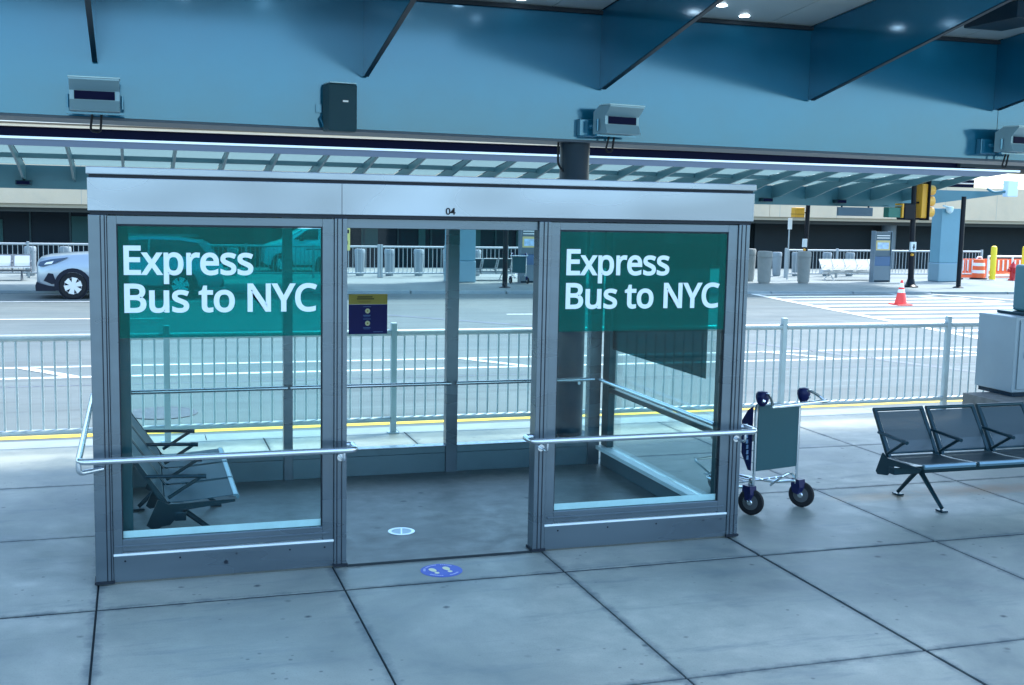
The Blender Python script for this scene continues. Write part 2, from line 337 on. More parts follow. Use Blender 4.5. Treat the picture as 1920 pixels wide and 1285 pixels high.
# letter outlines (thousandths of an em), drawn as closed polygons
GLYPHS = {
 'Express': [[(419,84),(171,84),(171,247),(404,247),(404,351),(171,351),(171,488),(419,488),(419,594),(57,594),(57,-21),(419,-21)],[(410,-21),(541,-21),(648,135),(754,-21),(886,-21),(715,220),(878,451),(747,451),(648,305),(549,451),(417,451),(580,220)],[(1104,458),(1071,453),(1042,443),(1006,421),(980,392),(1003,392),(994,451),(897,451),(897,-213),(1010,-213),(1010,-15),(1006,34),(980,34),(997,15),(1030,-8),(1071,-23),(1105,-29),(1150,-27),(1178,-22),(1203,-13),(1227,-1),(1248,16),(1267,35),(1283,58),(1296,84),(1307,113),(1314,145),(1319,179),(1320,216),(1317,271),(1307,319),(1291,361),(1267,396),(1237,424),(1203,443),(1165,455),(1123,459)],[(1133,355),(1152,349),(1167,338),(1180,323),(1191,302),(1199,278),(1204,249),(1205,217),(1202,174),(1194,138),(1180,109),(1172,98),(1163,88),(1152,81),(1141,76),(1127,73),(1111,72),(1092,73),(1075,76),(1062,81),(1050,87),(1041,95),(1033,105),(1026,117),(1016,150),(1011,191),(1011,252),(1017,290),(1027,319),(1034,329),(1042,337),(1051,344),(1062,350),(1075,354),(1110,357)],[(1586,458),(1568,455),(1539,445),(1511,430),(1478,399),(1459,372),(1486,372),(1478,451),(1380,451),(1380,-21),(1493,-21),(1493,229),(1495,257),(1502,281),(1512,302),(1525,320),(1541,334),(1559,344),(1577,350),(1597,353),(1662,345),(1676,453)],[(1858,457),(1830,451),(1803,442),(1778,428),(1755,411),(1735,391),(1718,368),(1703,342),(1692,313),(1684,281),(1679,248),(1678,212),(1679,175),(1685,141),(1693,110),(1706,81),(1722,56),(1741,33),(1763,14),(1788,-2),(1815,-14),(1843,-22),(1874,-27),(1905,-29),(1949,-27),(2003,-18),(2068,5),(2068,113),(2023,95),(1961,77),(1909,73),(1882,75),(1859,81),(1840,91),(1824,105),(1811,122),(1802,144),(1795,170),(1794,180),(2087,180),(2085,274),(2081,303),(2074,330),(2064,355),(2050,378),(2034,399),(2016,417),(1995,432),(1971,444),(1945,452),(1918,457),(1889,459)],[(1902,358),(1927,352),(1934,347),(1950,333),(1961,313),(1969,288),(1969,278),(1798,278),(1798,280),(1804,301),(1813,319),(1824,333),(1836,345),(1851,352),(1868,357),(1888,359)],[(2465,138),(2456,173),(2437,201),(2411,224),(2380,242),(2260,293),(2235,308),(2229,315),(2227,323),(2227,335),(2229,339),(2233,343),(2239,348),(2248,353),(2260,356),(2294,359),(2336,355),(2424,327),(2464,420),(2428,435),(2377,451),(2319,458),(2262,457),(2228,451),(2198,440),(2170,426),(2147,406),(2130,382),(2120,355),(2117,324),(2118,304),(2127,270),(2137,254),(2159,229),(2189,209),(2282,169),(2335,143),(2350,129),(2355,117),(2354,103),(2352,96),(2347,90),(2340,83),(2331,78),(2316,74),(2298,71),(2275,70),(2240,72),(2207,80),(2117,114),(2117,5),(2174,-17),(2229,-27),(2300,-28),(2350,-20),(2392,-4),(2411,7),(2427,21),(2441,36),(2452,54),(2460,74),(2464,96)],[(2839,138),(2830,173),(2811,201),(2785,224),(2754,242),(2634,293),(2610,308),(2604,315),(2601,323),(2601,335),(2603,339),(2607,343),(2613,348),(2622,353),(2634,356),(2668,359),(2710,355),(2798,327),(2838,420),(2802,435),(2751,451),(2693,458),(2636,457),(2602,451),(2572,440),(2544,426),(2521,406),(2504,382),(2494,355),(2491,324),(2492,304),(2501,270),(2511,254),(2534,229),(2563,209),(2656,169),(2709,143),(2724,129),(2729,117),(2728,103),(2726,96),(2721,90),(2715,83),(2705,78),(2691,74),(2672,71),(2649,70),(2615,72),(2581,80),(2492,114),(2492,5),(2548,-17),(2603,-27),(2674,-28),(2724,-20),(2766,-4),(2785,7),(2801,21),(2815,36),(2826,54),(2834,74),(2839,96)]],
 'Bus to NYC': [[(57,594),(57,-21),(310,-20),(340,-16),(368,-10),(394,-1),(417,11),(438,26),(456,43),(472,63),(484,85),(492,109),(497,135),(499,163),(494,208),(488,228),(479,247),(456,276),(425,298),(390,312),(371,317),(371,288),(390,293),(422,310),(447,333),(465,362),(476,394),(480,431),(476,471),(464,507),(443,537),(415,559),(380,575),(340,585),(294,592),(242,594)],[(171,350),(171,490),(277,489),(304,485),(325,480),(340,472),(350,464),(357,454),(361,440),(363,422),(362,404),(358,390),(351,378),(343,369),(331,361),(313,355),(288,351)],[(283,247),(321,241),(347,231),(365,217),(369,211),(377,192),(380,168),(378,149),(374,132),(367,118),(357,106),(343,96),(324,89),(298,84),(265,82),(171,82),(171,248)],[(847,451),(846,184),(841,145),(831,114),(824,103),(816,94),(806,86),(794,80),(779,75),(762,73),(742,72),(722,73),(706,77),(694,83),(685,90),(678,101),(672,114),(668,132),(667,154),(667,451),(554,451),(555,121),(558,95),(565,71),(573,50),(585,31),(600,14),(616,0),(636,-11),(657,-19),(680,-25),(731,-29),(761,-27),(804,-17),(844,2),(867,22),(878,36),(853,36),(863,-21),(960,-21),(960,451)],[(1365,138),(1356,173),(1337,201),(1311,224),(1280,242),(1160,293),(1136,308),(1130,315),(1127,323),(1127,335),(1129,339),(1133,343),(1139,348),(1148,353),(1160,356),(1194,359),(1236,355),(1324,327),(1364,420),(1328,435),(1277,451),(1219,458),(1162,457),(1128,451),(1098,440),(1070,426),(1047,406),(1030,382),(1020,355),(1017,324),(1018,304),(1027,270),(1037,254),(1060,229),(1089,209),(1182,169),(1235,143),(1250,129),(1255,117),(1254,103),(1252,96),(1247,90),(1241,83),(1231,78),(1217,74),(1198,71),(1175,70),(1141,72),(1107,80),(1018,114),(1018,5),(1074,-17),(1129,-27),(1200,-28),(1250,-20),(1292,-4),(1311,7),(1327,21),(1341,36),(1352,54),(1360,74),(1365,96)],[(1769,72),(1762,74),(1754,78),(1748,83),(1743,90),(1739,99),(1736,111),(1735,354),(1859,354),(1859,451),(1735,451),(1735,549),(1657,549),(1627,452),(1561,423),(1561,354),(1622,354),(1623,99),(1627,74),(1634,52),(1643,33),(1654,17),(1667,4),(1683,-8),(1715,-22),(1751,-28),(1791,-28),(1862,-12),(1862,82)],[(2310,252),(2305,286),(2296,317),(2284,346),(2269,372),(2251,394),(2230,414),(2206,430),(2181,443),(2153,452),(2124,457),(2093,459),(2061,457),(2030,452),(2002,443),(1976,430),(1952,414),(1931,394),(1913,371),(1898,346),(1887,317),(1878,286),(1874,252),(1873,188),(1881,137),(1897,92),(1920,53),(1949,21),(1984,-3),(2024,-20),(2068,-28),(2115,-28),(2160,-20),(2201,-4),(2237,21),(2266,53),(2288,92),(2303,137),(2311,188)],[(1989,249),(1994,279),(2002,303),(2013,323),(2026,338),(2043,348),(2065,355),(2091,357),(2110,356),(2126,353),(2139,348),(2151,342),(2161,333),(2170,323),(2178,311),(2190,279),(2196,239),(2196,193),(2190,153),(2178,119),(2171,107),(2162,97),(2151,88),(2139,81),(2126,76),(2110,73),(2092,72),(2074,73),(2058,76),(2045,81),(2033,88),(2022,97),(2013,107),(2006,120),(1999,135),(1990,172),(1987,216)],[(3075,594),(2966,594),(2966,249),(2971,120),(3001,120),(2695,594),(2579,594),(2579,-21),(2688,-21),(2688,320),(2682,455),(2652,455),(2959,-21),(3075,-21)],[(3213,594),(3087,594),(3292,214),(3292,-21),(3406,-21),(3406,217),(3611,594),(3486,594),(3349,336)],[(3907,496),(3923,494),(3954,487),(4030,460),(4076,557),(4039,574),(3979,592),(3913,601),(3856,600),(3823,596),(3793,589),(3764,579),(3737,566),(3713,551),(3690,533),(3670,513),(3652,490),(3637,466),(3624,440),(3613,412),(3605,383),(3599,352),(3594,287),(3596,242),(3602,199),(3611,159),(3625,122),(3643,88),(3665,58),(3691,32),(3721,10),(3755,-7),(3793,-19),(3834,-27),(3878,-29),(3924,-28),(3981,-20),(4046,0),(4046,105),(3972,86),(3906,77),(3859,78),(3833,83),(3810,90),(3790,101),(3772,115),(3757,131),(3744,150),(3732,172),(3724,197),(3717,224),(3713,254),(3713,311),(3719,356),(3732,395),(3749,428),(3772,455),(3799,474),(3832,488),(3869,495)]],
 '04': [[(439,333),(435,376),(428,416),(419,452),(406,486),(390,515),(371,541),(349,563),(323,580),(294,593),(262,600),(229,602),(193,600),(161,593),(131,580),(105,563),(83,541),(65,515),(50,485),(38,452),(29,415),(23,376),(19,333),(18,287),(20,241),(24,199),(30,159),(40,122),(52,89),(68,59),(87,33),(109,11),(134,-7),(163,-19),(195,-27),(228,-29),(256,-28),(281,-24),(305,-16),(326,-6),(346,6),(364,22),(380,39),(394,59),(406,82),(423,131),(434,188),(440,252)],[(132,324),(137,387),(148,435),(156,453),(164,469),(174,480),(185,489),(197,495),(212,499),(229,500),(246,499),(260,495),(272,489),(283,480),(293,468),(302,453),(309,435),(320,386),(326,324),(326,250),(320,187),(309,138),(302,119),(293,104),(283,93),(272,84),(260,78),(246,75),(229,73),(212,75),(197,78),(185,85),(174,93),(164,105),(156,120),(148,138),(137,187),(132,250)],[(912,214),(829,214),(829,597),(724,597),(445,197),(445,109),(719,109),(719,-21),(829,-21),(829,109),(912,109)],[(719,214),(575,214),(724,427),(753,479),(723,479)]],
}
def text_mesh(name, txt, m, x0, x1, zb, cap, y, parent, depth=0.0015):
    """upright lettering facing -Y, fitted between x0 and x1 with its baseline at zb and capital height cap"""
    loops = GLYPHS[txt]; X = [p[0] for L in loops for p in L]; a, b = min(X), max(X); sx = (x1-x0)/(b-a); sz = cap/615.0
    cu = bpy.data.curves.new(name, 'CURVE'); cu.dimensions = '2D'; cu.fill_mode = 'BOTH'; cu.extrude = depth/2
    for L in loops:
        sp_ = cu.splines.new('POLY'); sp_.points.add(len(L)-1); sp_.use_cyclic_u = True
        for q, (px, pz) in zip(sp_.points, L): q.co = ((px-a)*sx, (pz+21)*sz, 0, 1)
    ob = bpy.data.objects.new(name+'_src', cu); COL.objects.link(ob)
    me = bpy.data.meshes.new_from_object(ob.evaluated_get(bpy.context.evaluated_depsgraph_get()))
    for v in me.vertices: v.co = (v.co.x+x0, y-v.co.z, v.co.y+zb)
    bpy.data.objects.remove(ob); bpy.data.curves.remove(cu)
    me.materials.clear(); me.materials.append(m); me.name = name
    o = bpy.data.objects.new(name, me); COL.objects.link(o)
    if parent: o.parent = parent
    return o

# ------------------------------------------------------------------ the setting
def road_z(y): return -0.14-0.0027*(y-12.9)
m = MB(); m.quad((-900, -900, -0.55), (900, -900, -0.55), (900, 1500, -0.55), (-900, 1500, -0.55))
tag(m.build('ground', mat('bounce_ground', (0.24, 0.29, 0.30), 0.9, var=0.15, scale=0.2)), kind='structure')  # ground colour lightened to bounce more light under the canopy
m = MB()
m.quad((-70, 12.93, road_z(12.93)), (110, 12.93, road_z(12.93)), (110, 36.5, road_z(36.5)), (-70, 41, road_z(41)))
tag(m.build('road', ASPH), kind='structure')
# near pavement cast as separate slabs with open joints
xs = [-0.27+1.55*k for k in range(-14, 24)]
ys = [-2.2, -0.28, 1.65, 3.57, 5.5, 7.42, 9.11, 10.8, 12.58]
m = MB()
for i in range(len(xs)-1):
    for j in range(len(ys)-1):
        gy0 = 0.018 if abs(ys[j]-7.42) < .01 else 0.009; gy1 = 0.018 if abs(ys[j+1]-7.42) < .01 else 0.009
        gx0 = 0.012 if abs(xs[i]-4.38) < .01 else 0.0065; gx1 = 0.012 if abs(xs[i+1]-4.38) < .01 else 0.0065
        m.box(xs[i]+gx0, xs[i+1]-gx1, ys[j]+gy0, ys[j+1]-gy1, -0.10, 0.0, 0.002)
tag(m.build('near_pavement', CONC), kind='structure')
m = MB(); m.box(-22.5, 36, -2.4, 12.58, -0.3, -0.008); tag(m.build('pavement_joints', JOINT), kind='structure')
m = MB(); x = -22.3
while x < 36:
    m.prism([(12.59, -0.3), (12.59, -0.004), (12.62, 0.0), (12.90, 0.0), (12.93, -0.025), (12.94, -0.3)], 'x', x, x+2.08); x += 2.09
tag(m.build('near_kerb', KERB), kind='structure')
# the far pavement
def ky(x): return 35.2-0.066*x
m = MB(); m.prism([(-70, ky(-70)+.18), (110, ky(110)+.18), (110, 47.5), (-70, 47.5)], 'z', -0.4, -0.12)
tag(m.build('far_pavement', CONCF), kind='structure')
m = MB(); x = -40
while x < 70:
    m.prism([(x, ky(x)), (x+2.95, ky(x+2.95)), (x+2.95, ky(x+2.95)+.175), (x, ky(x)+.175)], 'z', -0.4, -0.117); x += 3
tag(m.build('far_kerb', KERB), kind='structure')
# painted lines
def strip(m, x0, y0, x1, y1, w, lift=0.004):
    d = Vector((x1-x0, y1-y0)).normalized(); n = Vector((-d.y, d.x))*w/2; N = max(1, int(abs(x1-x0)/20))
    for k in range(N):
        a = k/N; b = (k+1)/N
        p = [(x0+(x1-x0)*a, y0+(y1-y0)*a), (x0+(x1-x0)*b, y0+(y1-y0)*b)]
        c = [(p[0][0]-n.x, p[0][1]-n.y), (p[1][0]-n.x, p[1][1]-n.y), (p[1][0]+n.x, p[1][1]+n.y), (p[0][0]+n.x, p[0][1]+n.y)]
        m.quad(*[(q[0], q[1], road_z(q[1])+lift) for q in c])
m = MB(); strip(m, -40, 13.60, 50, 14.15, 0.21); tag(m.build('yellow_edge_line', YLINE), kind='structure')
m = MB()
strip(m, -30, 19.77, 40, 19.54, 0.13); strip(m, -30, 18.62, 14.95, 18.42, 0.15)
for x in (-8.9, -1.75, 5.4, 11.4): strip(m, x, 19.66, x+0.85, 18.5, 0.17, 0.008)
strip(m, 14.95, 18.42, 15.8, 18.5, 0.15, 0.006); strip(m, 15.3, 19.55, 15.85, 18.5, 0.17, 0.008)
strip(m, -30, 33.6, 4.6, 32.2, 0.16)
for xa, xb in ((-3.2, 0.6), (8.85, 11.5)): strip(m, xa, 27.75, xb, 27.6, 0.13)
tag(m.build('lane_markings', WLINE), kind='structure')
m = MB()
strip(m, 19.25, 33.75, 17.55, 20.4, 0.24, 0.008)
strip(m, 24.3, 34.0, 26.4, 26.5, 0.24, 0.008); strip(m, 25.6, 33.9, 28.3, 28.0, 0.24, 0.012)
for k in range(13):
    y = 20.3+1.13*k
    strip(m, 17.6+(y-20.4)*0.12, y, 27.5-(max(0, y-27))*0.35, y, 0.40+0.004*k, 0.004)
tag(m.build('crosswalk_markings', WLINE), kind='structure')
m = MB(); strip(m, 5.0, 28.8, 8.55, 24.9, 0.30, 0.004); strip(m, 8.5, 24.95, 12.1, 20.95, 0.26, 0.003); strip(m, 12.05, 21.0, 14.3, 15.0, 0.22, 0.004)
strip(m, -30, 17.95, 9.0, 17.55, 0.06, 0.003)
strip(m, 9.0, 17.55, 22.0, 17.2, 0.05, 0.003)
tag(m.build('tar_seams', TAR), kind='structure')
m = MB(); m.lathe([(0.44, road_z(15.1)-0.02), (0.44, road_z(15.1)+0.012), (0.40, road_z(15.1)+0.014), (0.39, road_z(15.1)+0.010)], 36, (0.28, 15.1, 0))
tag(m.build('manhole_cover', mat('cast_iron', (0.10, 0.10, 0.115), 0.6, 0.4, var=0.3, scale=14)), 'round dark manhole cover in the road behind the left glass pane of the shelter', 'manhole cover')

# ------------------------------------------------------------------ near canopy
YB = 11.75
cp = thing('canopy', (0, YB, 0), 'large blue steel canopy overhead with slanting ribs and pale soffit panels', 'canopy')
m = MB(); m.prism([(-14, 3.395), (30, 3.065), (30, 4.62), (-14, 4.62)], 'y', 0, 0.72); m.build('beam', BEAM, cp)
m = MB(); m.prism([(-14, 3.370), (30, 3.04), (30, 3.063), (-14, 3.393)], 'y', 0.012, 0.74); m.build('bottom_flange', BEAMD, cp)
m = MB(); m.box(-14, 30, -0.05, -0.001, 4.565, 4.605); m.build('edge_trim', SEAM, cp)
for x in (-8.0, 9.9, 18.8):
    m = MB(); m.box(x-.002, x+.002, -.0025, .01, 3.30, 4.56); m.build('beam_joint', SEAM, cp)
def zs(y): return 4.61-0.09*y       # soffit height at local y
rib_x = [-0.33+2.545*k for k in range(-4, 12)]
for x in rib_x:
    m = MB(); m.prism([(-0.002, 3.80), (-0.002, zs(0)-0.002), (-6.0, zs(-6.0)-0.002), (-6.0, 3.8+0.2*6.0), (-0.05, 3.80)], 'x', x-0.022, x+0.022)
    rb_ = m.build('rib', BEAM, cp)
    m = MB(); m.prism([(-6.0, 3.8+0.2*6.0-.002), (-6.0, 3.8+0.2*6.0-.012), (-0.06, 3.788), (-0.06, 3.798)], 'x', x-0.023, x+0.023); m.build('rib_underside_shade', COLD, rb_)  # dark strip painted in for the shade along the rib underside
for a, b in zip(rib_x, rib_x[1:]):
    for (y0, y1, f0, f1) in ((-1.5, -0.004, 0, .78), (-1.5, -0.004, .78, 1), (-3.2, -1.5, 0, 1), (-4.9, -3.2, 0, 1), (-6.0, -4.9, 0, 1)):
        w = b-a-0.07; xa = a+0.035+w*f0+0.006; xb = a+0.035+w*f1-0.006
        m = MB(); m.prism([(y0+0.007, zs(y0+.007)), (y1-0.007, zs(y1-.007)), (y1-0.007, zs(y1-.007)+.03), (y0+0.007, zs(y0+.007)+.03)], 'x', xa, xb)
        m.build('soffit_panel', SOFF, cp)
m = MB(); m.prism([(-6.1, zs(-6.1)+.034), (0.5, zs(0.5)+.034), (0.5, zs(.5)+.12), (-6.1, zs(-6.1)+.12)], 'x', -14, 30); m.build('roof_deck', SEAM, cp)
for i, x in enumerate(rib_x[2:]):
    for (dx, dy) in ((0.62, -0.32), (1.1, -0.55), (1.55, -0.22), (0.9, -2.3), (1.8, -2.3)):
        m = MB(); m.lathe([(0.055, zs(dy)-0.006), (0.055, zs(dy)+0.01)], 16, (x+dx, dy, 0)); m.build('downlight', DLIGHT, cp)
m = MB(); m.box(8.45, 8.95, -1.9, -1.1, 4.52, 4.69, .01); m.build('ceiling_box', COLD, cp)
m = MB(); m.box(11.0, 11.7, -2.3, -1.2, 4.45, 4.70, .01); m.build('ceiling_box', COLD, cp)
# the round column that carries it
m = MB(); m.lathe([(0.162, 0.02), (0.162, 3.24)], 40, (0, 0, 0))
pc = thing('canopy_column', (4.57, 12.0, 0), 'dark round steel column rising behind the shelter to the blue canopy', 'column')
m.build('shaft', COLD, pc, True)
m = MB(); m.box(-0.25, 0.25, -0.22, 0.22, 0.0, 0.022, .003); m.build('base_plate', COLD, pc)
for sx in (-1, 1):
    for sy in (-1, 1):
        m = MB(); m.lathe([(0.022, 0.022), (0.022, 0.05), (0.012, 0.052), (0.012, 0.09)], 6, (sx*.205, sy*.175, 0)); m.build('anchor_bolt', DKMET, pc)
m = MB(); m.lathe([(0.018, -0.19), (0.018, -0.158)], 10, (0.05, 0, 0.62), 'y'); m.build('tap', CHROME, pc)
m = MB(); m.bend([(-0.20, -0.02, 3.232), (-0.20, -0.02, 3.0), (-0.15, -0.06, 2.92)], 0.012, .06, 6); m.build('conduit', RUB, pc)

# floodlights and the loudspeaker on the beam
def floodlight(x, zc, label, rz=0):
    t = thing('floodlight', (x, YB-0.004, zc), label, 'floodlight', 'floodlights on the canopy beam')
    ox = -0.23 if rz else 0
    m = MB(); m.box(ox-0.11, ox+0.11, -0.09, 0, -0.15, 0.03, .008); m.build('mounting_box', BEAM, t)
    m = MB(); m.tube([(ox, -0.08, -0.05), (0, -0.17, -0.03)], 0.03, 10); m.build('bracket', BEAM, t)
    c = Matrix.Rotation(rz, 4, 'Z')
    def b(mb, name, mt, sm=False):
        o = mb.build(name, mt, t, sm); o.data.transform(Matrix.Translation((0, -0.17, 0)) @ c); return o
    m = MB(); m.prism([(0.05, -0.13), (0.05, 0.10), (-0.05, 0.155), (-0.26, 0.155), (-0.26, 0.14), (-0.17, 0.05), (-0.17, -0.035), (-0.21, -0.13)], 'x', -0.215, 0.215)
    b(m, 'housing', mat('floodlight_body', (0.20, 0.33, 0.40), 0.35, 0.3))
    m = MB(); m.prism([(-0.172, -0.03), (-0.172, 0.047), (-0.180, 0.047), (-0.180, -0.03)], 'x', -0.175, 0.175); b(m, 'lens', mat('dark_lens', (0.002, 0.004, 0.03), 0.4, spec=0.05))
    m = MB(); m.box(-0.222, 0.222, -0.268, -0.05, 0.157, 0.168, .002); b(m, 'hood', mat('floodlight_edge', (0.42, 0.60, 0.66), 0.35, 0.3))
    m = MB(); m.tube([(-0.235, -0.06, -0.10), (-0.235, -0.06, 0.02)], 0.014, 8); m.tube([(0.235, -0.06, -0.10), (0.235, -0.06, 0.02)], 0.014, 8)
    m.box(-0.25, 0.25, -0.08, -0.04, -0.155, -0.135); b(m, 'yoke', BEAM)
    m = MB(); m.bend([(-0.03, 0.02, -0.15), (-0.05, 0.05, -0.30), (0.04, 0.06, -0.31), (0.05, 0.04, -0.15)], 0.011, .04, 6); b(m, 'cable', RUB)
    return t
floodlight(-0.33, 3.455, 'leftmost grey floodlight on the blue canopy beam, a tangle of cable below it', 0.0)
floodlight(4.83, 3.44, 'grey floodlight on the blue canopy beam just above the dark round column', R(12))
floodlight(9.95, 3.42, 'floodlight at the right edge of the picture on the near blue canopy beam', R(14))
sp = thing('loudspeaker', (1.93, YB-0.004, 3.48), 'dark grey box loudspeaker hung on the blue canopy beam with a small white badge', 'loudspeaker')
m = MB(); m.box(-0.16, 0.13, -0.26, -0.03, -0.25, 0.21, .02); o = m.build('cabinet', mat('speaker_grille', (0.018, 0.058, 0.078), 0.5, bump=0.5, bscale=300), sp); o.rotation_euler = (0, 0, R(8))
m = MB(); m.box(-0.15, 0.12, -0.27, -0.03, 0.212, 0.222, .003); o = m.build('top_edge', mat('floodlight_edge', (0, 0, 0)), sp); o.rotation_euler = (0, 0, R(8))
m = MB(); m.box(-0.02, 0.035, -0.265, -0.262, 0.035, 0.052); o = m.build('badge', WHT, sp); o.rotation_euler = (0, 0, R(8))
m = MB(); m.tube([(-0.12, 0, -0.03), (-0.17, -0.06, -0.12), (-0.14, -0.1, -0.2)], 0.012, 6); m.box(-0.21, -0.15, -0.03, 0, -0.06, 0.02); m.build('wall_bracket', BEAM, sp)

# ------------------------------------------------------------------ the shelter
SH = thing('bus_shelter', (0, 0, 0), 'glass and aluminium bus shelter with green signs on its front panes', 'bus shelter')
YF, YR, XL, XR = 7.90, 10.62, -0.285, 4.46
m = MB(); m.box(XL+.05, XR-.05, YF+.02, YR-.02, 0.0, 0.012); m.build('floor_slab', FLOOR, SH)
m = MB(); m.box(1.374, 2.750, YF-.004, YF+.016, 0.0, 0.0128); m.build('threshold_joint', JOINT, SH)
# roof
m = MB(); m.box(XL, XR, YF-.03, YR+.03, 2.462, 2.672, .004); fz = m.build('roof_fascia', ALUL, SH)
m = MB(); m.box(XL+.01, XR-.01, YF-.018, YR+.018, 2.674, 2.690); m.build('roof_gap', ALUD, SH)
m = MB(); m.box(XL-.006, XR+.006, YF-.045, YR+.045, 2.692, 2.740, .006); m.build('roof_cap', ALUL, SH)
m = MB(); m.box(XL+.04, XR-.04, YF+.04, YR-.04, 2.438, 2.4605); m.build('ceiling_panel', ALUI, SH)
m = MB(); m.box(XL+.012, XR-.012, YF-.012, YR+.012, 2.4400, 2.4602); m.build('shadow_gap', ALUD, SH)
text_mesh('shelter_number', '04', INK, 2.052, 2.122, 2.475, 0.046, YF-.0335, fz)
def post(x0, x1, y0, y1, grooves=True, z1=2.437):
    m = MB(); m.box(x0, x1, y0, y1, 0.005, z1, .004); p = m.build('post', ALU, SH)
    return p
# front posts: flat face, groove, channel
def front_post(x0, x1, groove):
    p = post(x0, x1, YF-.01, YF+.11)
    m = MB()
    for gx in groove: m.box(gx, gx+0.007, YF-.0125, YF+.02, 0.01, 2.435)
    m.build('gasket', ALUD, p)
    m = MB(); m.box(x0-.008, x1+.008, YF-.02, YF+.12, 0.0125, 0.03); m.build('foot', ALUD, p)
front_post(-0.285, -0.175, (-0.215, -0.19)); front_post(1.285, 1.372, (1.300, 1.333))
front_post(2.752, 2.842, (2.783, 2.812)); front_post(4.352, 4.445, (4.372, 4.407))
# window bays in the front wall
def bay(x0, x1, g0, g1, lines):
    f = MB()
    f.box(x0, g0, YF+.004, YF+.07, 0.19, 2.434, .003); f.box(g1, x1, YF+.004, YF+.07, 0.19, 2.434, .003)
    f.box(g0, g1, YF+.005, YF+.069, 2.378, 2.434, .003)
    fr = f.build('window_frame', ALU, SH)
    m = MB(); m.box(g0, g1, YF+.004, YF+.072, 0.215, 0.300, .004); m.box(g0-.05, g1+.05, YF-.004, YF+.003, 0.248, 0.262, .002); m.build('bottom_rail', ALU, fr)
    m = MB(); m.box(x0, x1, YF-.002, YF+.075, 0.015, 0.190, .003); k = m.build('kick_plate', ALU, SH)
    m = MB(); m.box(x0, x1, YF-.006, YF+.06, 0.192, 0.206, .001); m.build('drip_edge', SILL, k)  # pale colour stands in for the highlight running along this edge
    m = MB(); m.box(g0, g0+.006, YF+.012, YF+.05, 0.302, 2.376); m.box(g1-.006, g1, YF+.012, YF+.05, 0.302, 2.376); m.box(g0+.006, g1-.006, YF+.012, YF+.05, 2.369, 2.377); m.build('seal', ALUD, fr)
    m = MB(); m.prism([(YF+.035, 0.302), (YF+.095, 0.302), (YF+.095, 0.318), (YF+.035, 0.350)], 'x', g0+.006, g1-.006); m.build('inner_sill', SILL, fr)
    m = MB(); m.box(g0+.006, g1-.006, YF+.018, YF+.028, 0.30, 2.37); gl = m.build('pane', GLASS, fr)
    m = MB(); m.box(g0+.008, g1-.008, YF+.0145, YF+.0165, 1.64, 2.366); fi = m.build('sign_film', FILM, fr)
    text_mesh('lettering', 'Express', LETTER, lines[0], lines[0]+.82, 2.052, 0.19, YF+.0125, fi)
    text_mesh('lettering', 'Bus to NYC', LETTER, lines[0], lines[0]+1.245, 1.806, 0.19, YF+.0125, fi)
    return fr
bay(-0.173, 1.283, -0.115, 1.205, (-0.075,)); bay(2.844, 4.350, 2.915, 4.272, (2.972,))
m = MB(); m.box(1.374, 2.750, YF+.02, YF+.09, 2.372, 2.437, .003); m.build('door_header', ALU, SH)
# rear wall
def rear_post(x0, x1): post(x0, x1, YR-.10, YR, z1=2.4375)
for a, b in ((-0.27, -0.16), (1.255, 1.335), (2.775, 2.885), (4.225, 4.345)): rear_post(a, b)
XX = [(-0.158, 1.253), (1.337, 2.773), (2.887, 4.223)]
for a, b in XX:
    m = MB(); m.box(a, b, YR-.085, YR-.012, 0.0125, 0.195, .003); k = m.build('kick_plate', ALUI, SH)
    m = MB(); m.box(a, b, YR-.088, YR-.01, 0.198, 0.262, .004); fr = m.build('window_frame', ALUI, SH)
    m = MB(); m.box(a, b, YR-.11, YR+.005, 0.264, 0.272, .002); m.build('inner_sill', ALUL, fr)
    m = MB(); m.box(a, b, YR-.08, YR-.02, 2.40, 2.436, .003); m.build('top_rail', ALU, fr)
    m = MB(); m.box(a+.002, b-.002, YR-.05, YR-.04, 0.273, 2.399); m.build('pane', GLASS, fr)
    m = MB(); m.tube([(a-.03, YR-.145, 0.872), (b+.03, YR-.145, 0.872)], 0.019, 12); m.build('handrail', STEEL, SH, True)
    m = MB()
    for px in (a+.01, b-.01): m.tube([(px, YR-.145, .872), (px, YR-.09, .872)], 0.010, 8)
    m.build('rail_bracket', STEEL, SH, True)
# side walls
for (x0, x1, xi) in ((XL+.005, XL+.075, 1), (XR-.10, XR-.03, -1)):
    m = MB(); m.box(x0, x1, YF+.112, YR-.102, 0.0125, 0.165, .003); k = m.build('kick_plate', ALUI, SH)
    m = MB(); m.box(x0-.004-(.05 if xi < 0 else 0), x1+.016*(1 if xi > 0 else 0)+.004, YF+.112, YR-.102, 0.167, 0.205, .004); fr = m.build('window_frame', SILL, SH)
    m = MB(); m.box(x0, x1, YF+.112, YR-.102, 2.40, 2.4365, .003); m.build('top_rail', ALU, fr)
    xm = (x0+x1)/2
    m = MB(); m.box(x0+.001, x1+(.165 if xi > 0 else 0), YF+.113, YF+.30, 0.21, 2.398, .003); m.box(x0+.001, x1+(.12 if xi > 0 else 0), YR-.26, YR-.103, 0.21, 2.398, .003); m.build('side_stile', mat('teal_grey_stile', (0.018, 0.065, 0.08), 0.4, 0.2), fr)
    m = MB(); m.box(xm-.005, xm+.005, YF+.112, YR-.102, 0.206, 2.399); m.build('pane', GLASS, fr)
    xr = x0+0.075+.06 if xi > 0 else x0-.06
    m = MB(); m.tube([(xr, YF+.16, 0.872), (xr, YR-.13, 0.872)], 0.019, 12); m.build('handrail', STEEL, SH, True)
m = MB(); m.box(XR-.092, XR-.04, YF+.112, YR-.102, 0.755, 0.80, .004); m.box(XR-.088, XR-.045, YF+.112, YR-.102, 0.82, 0.845, .003); m.build('mid_rail', DKMET, SH)
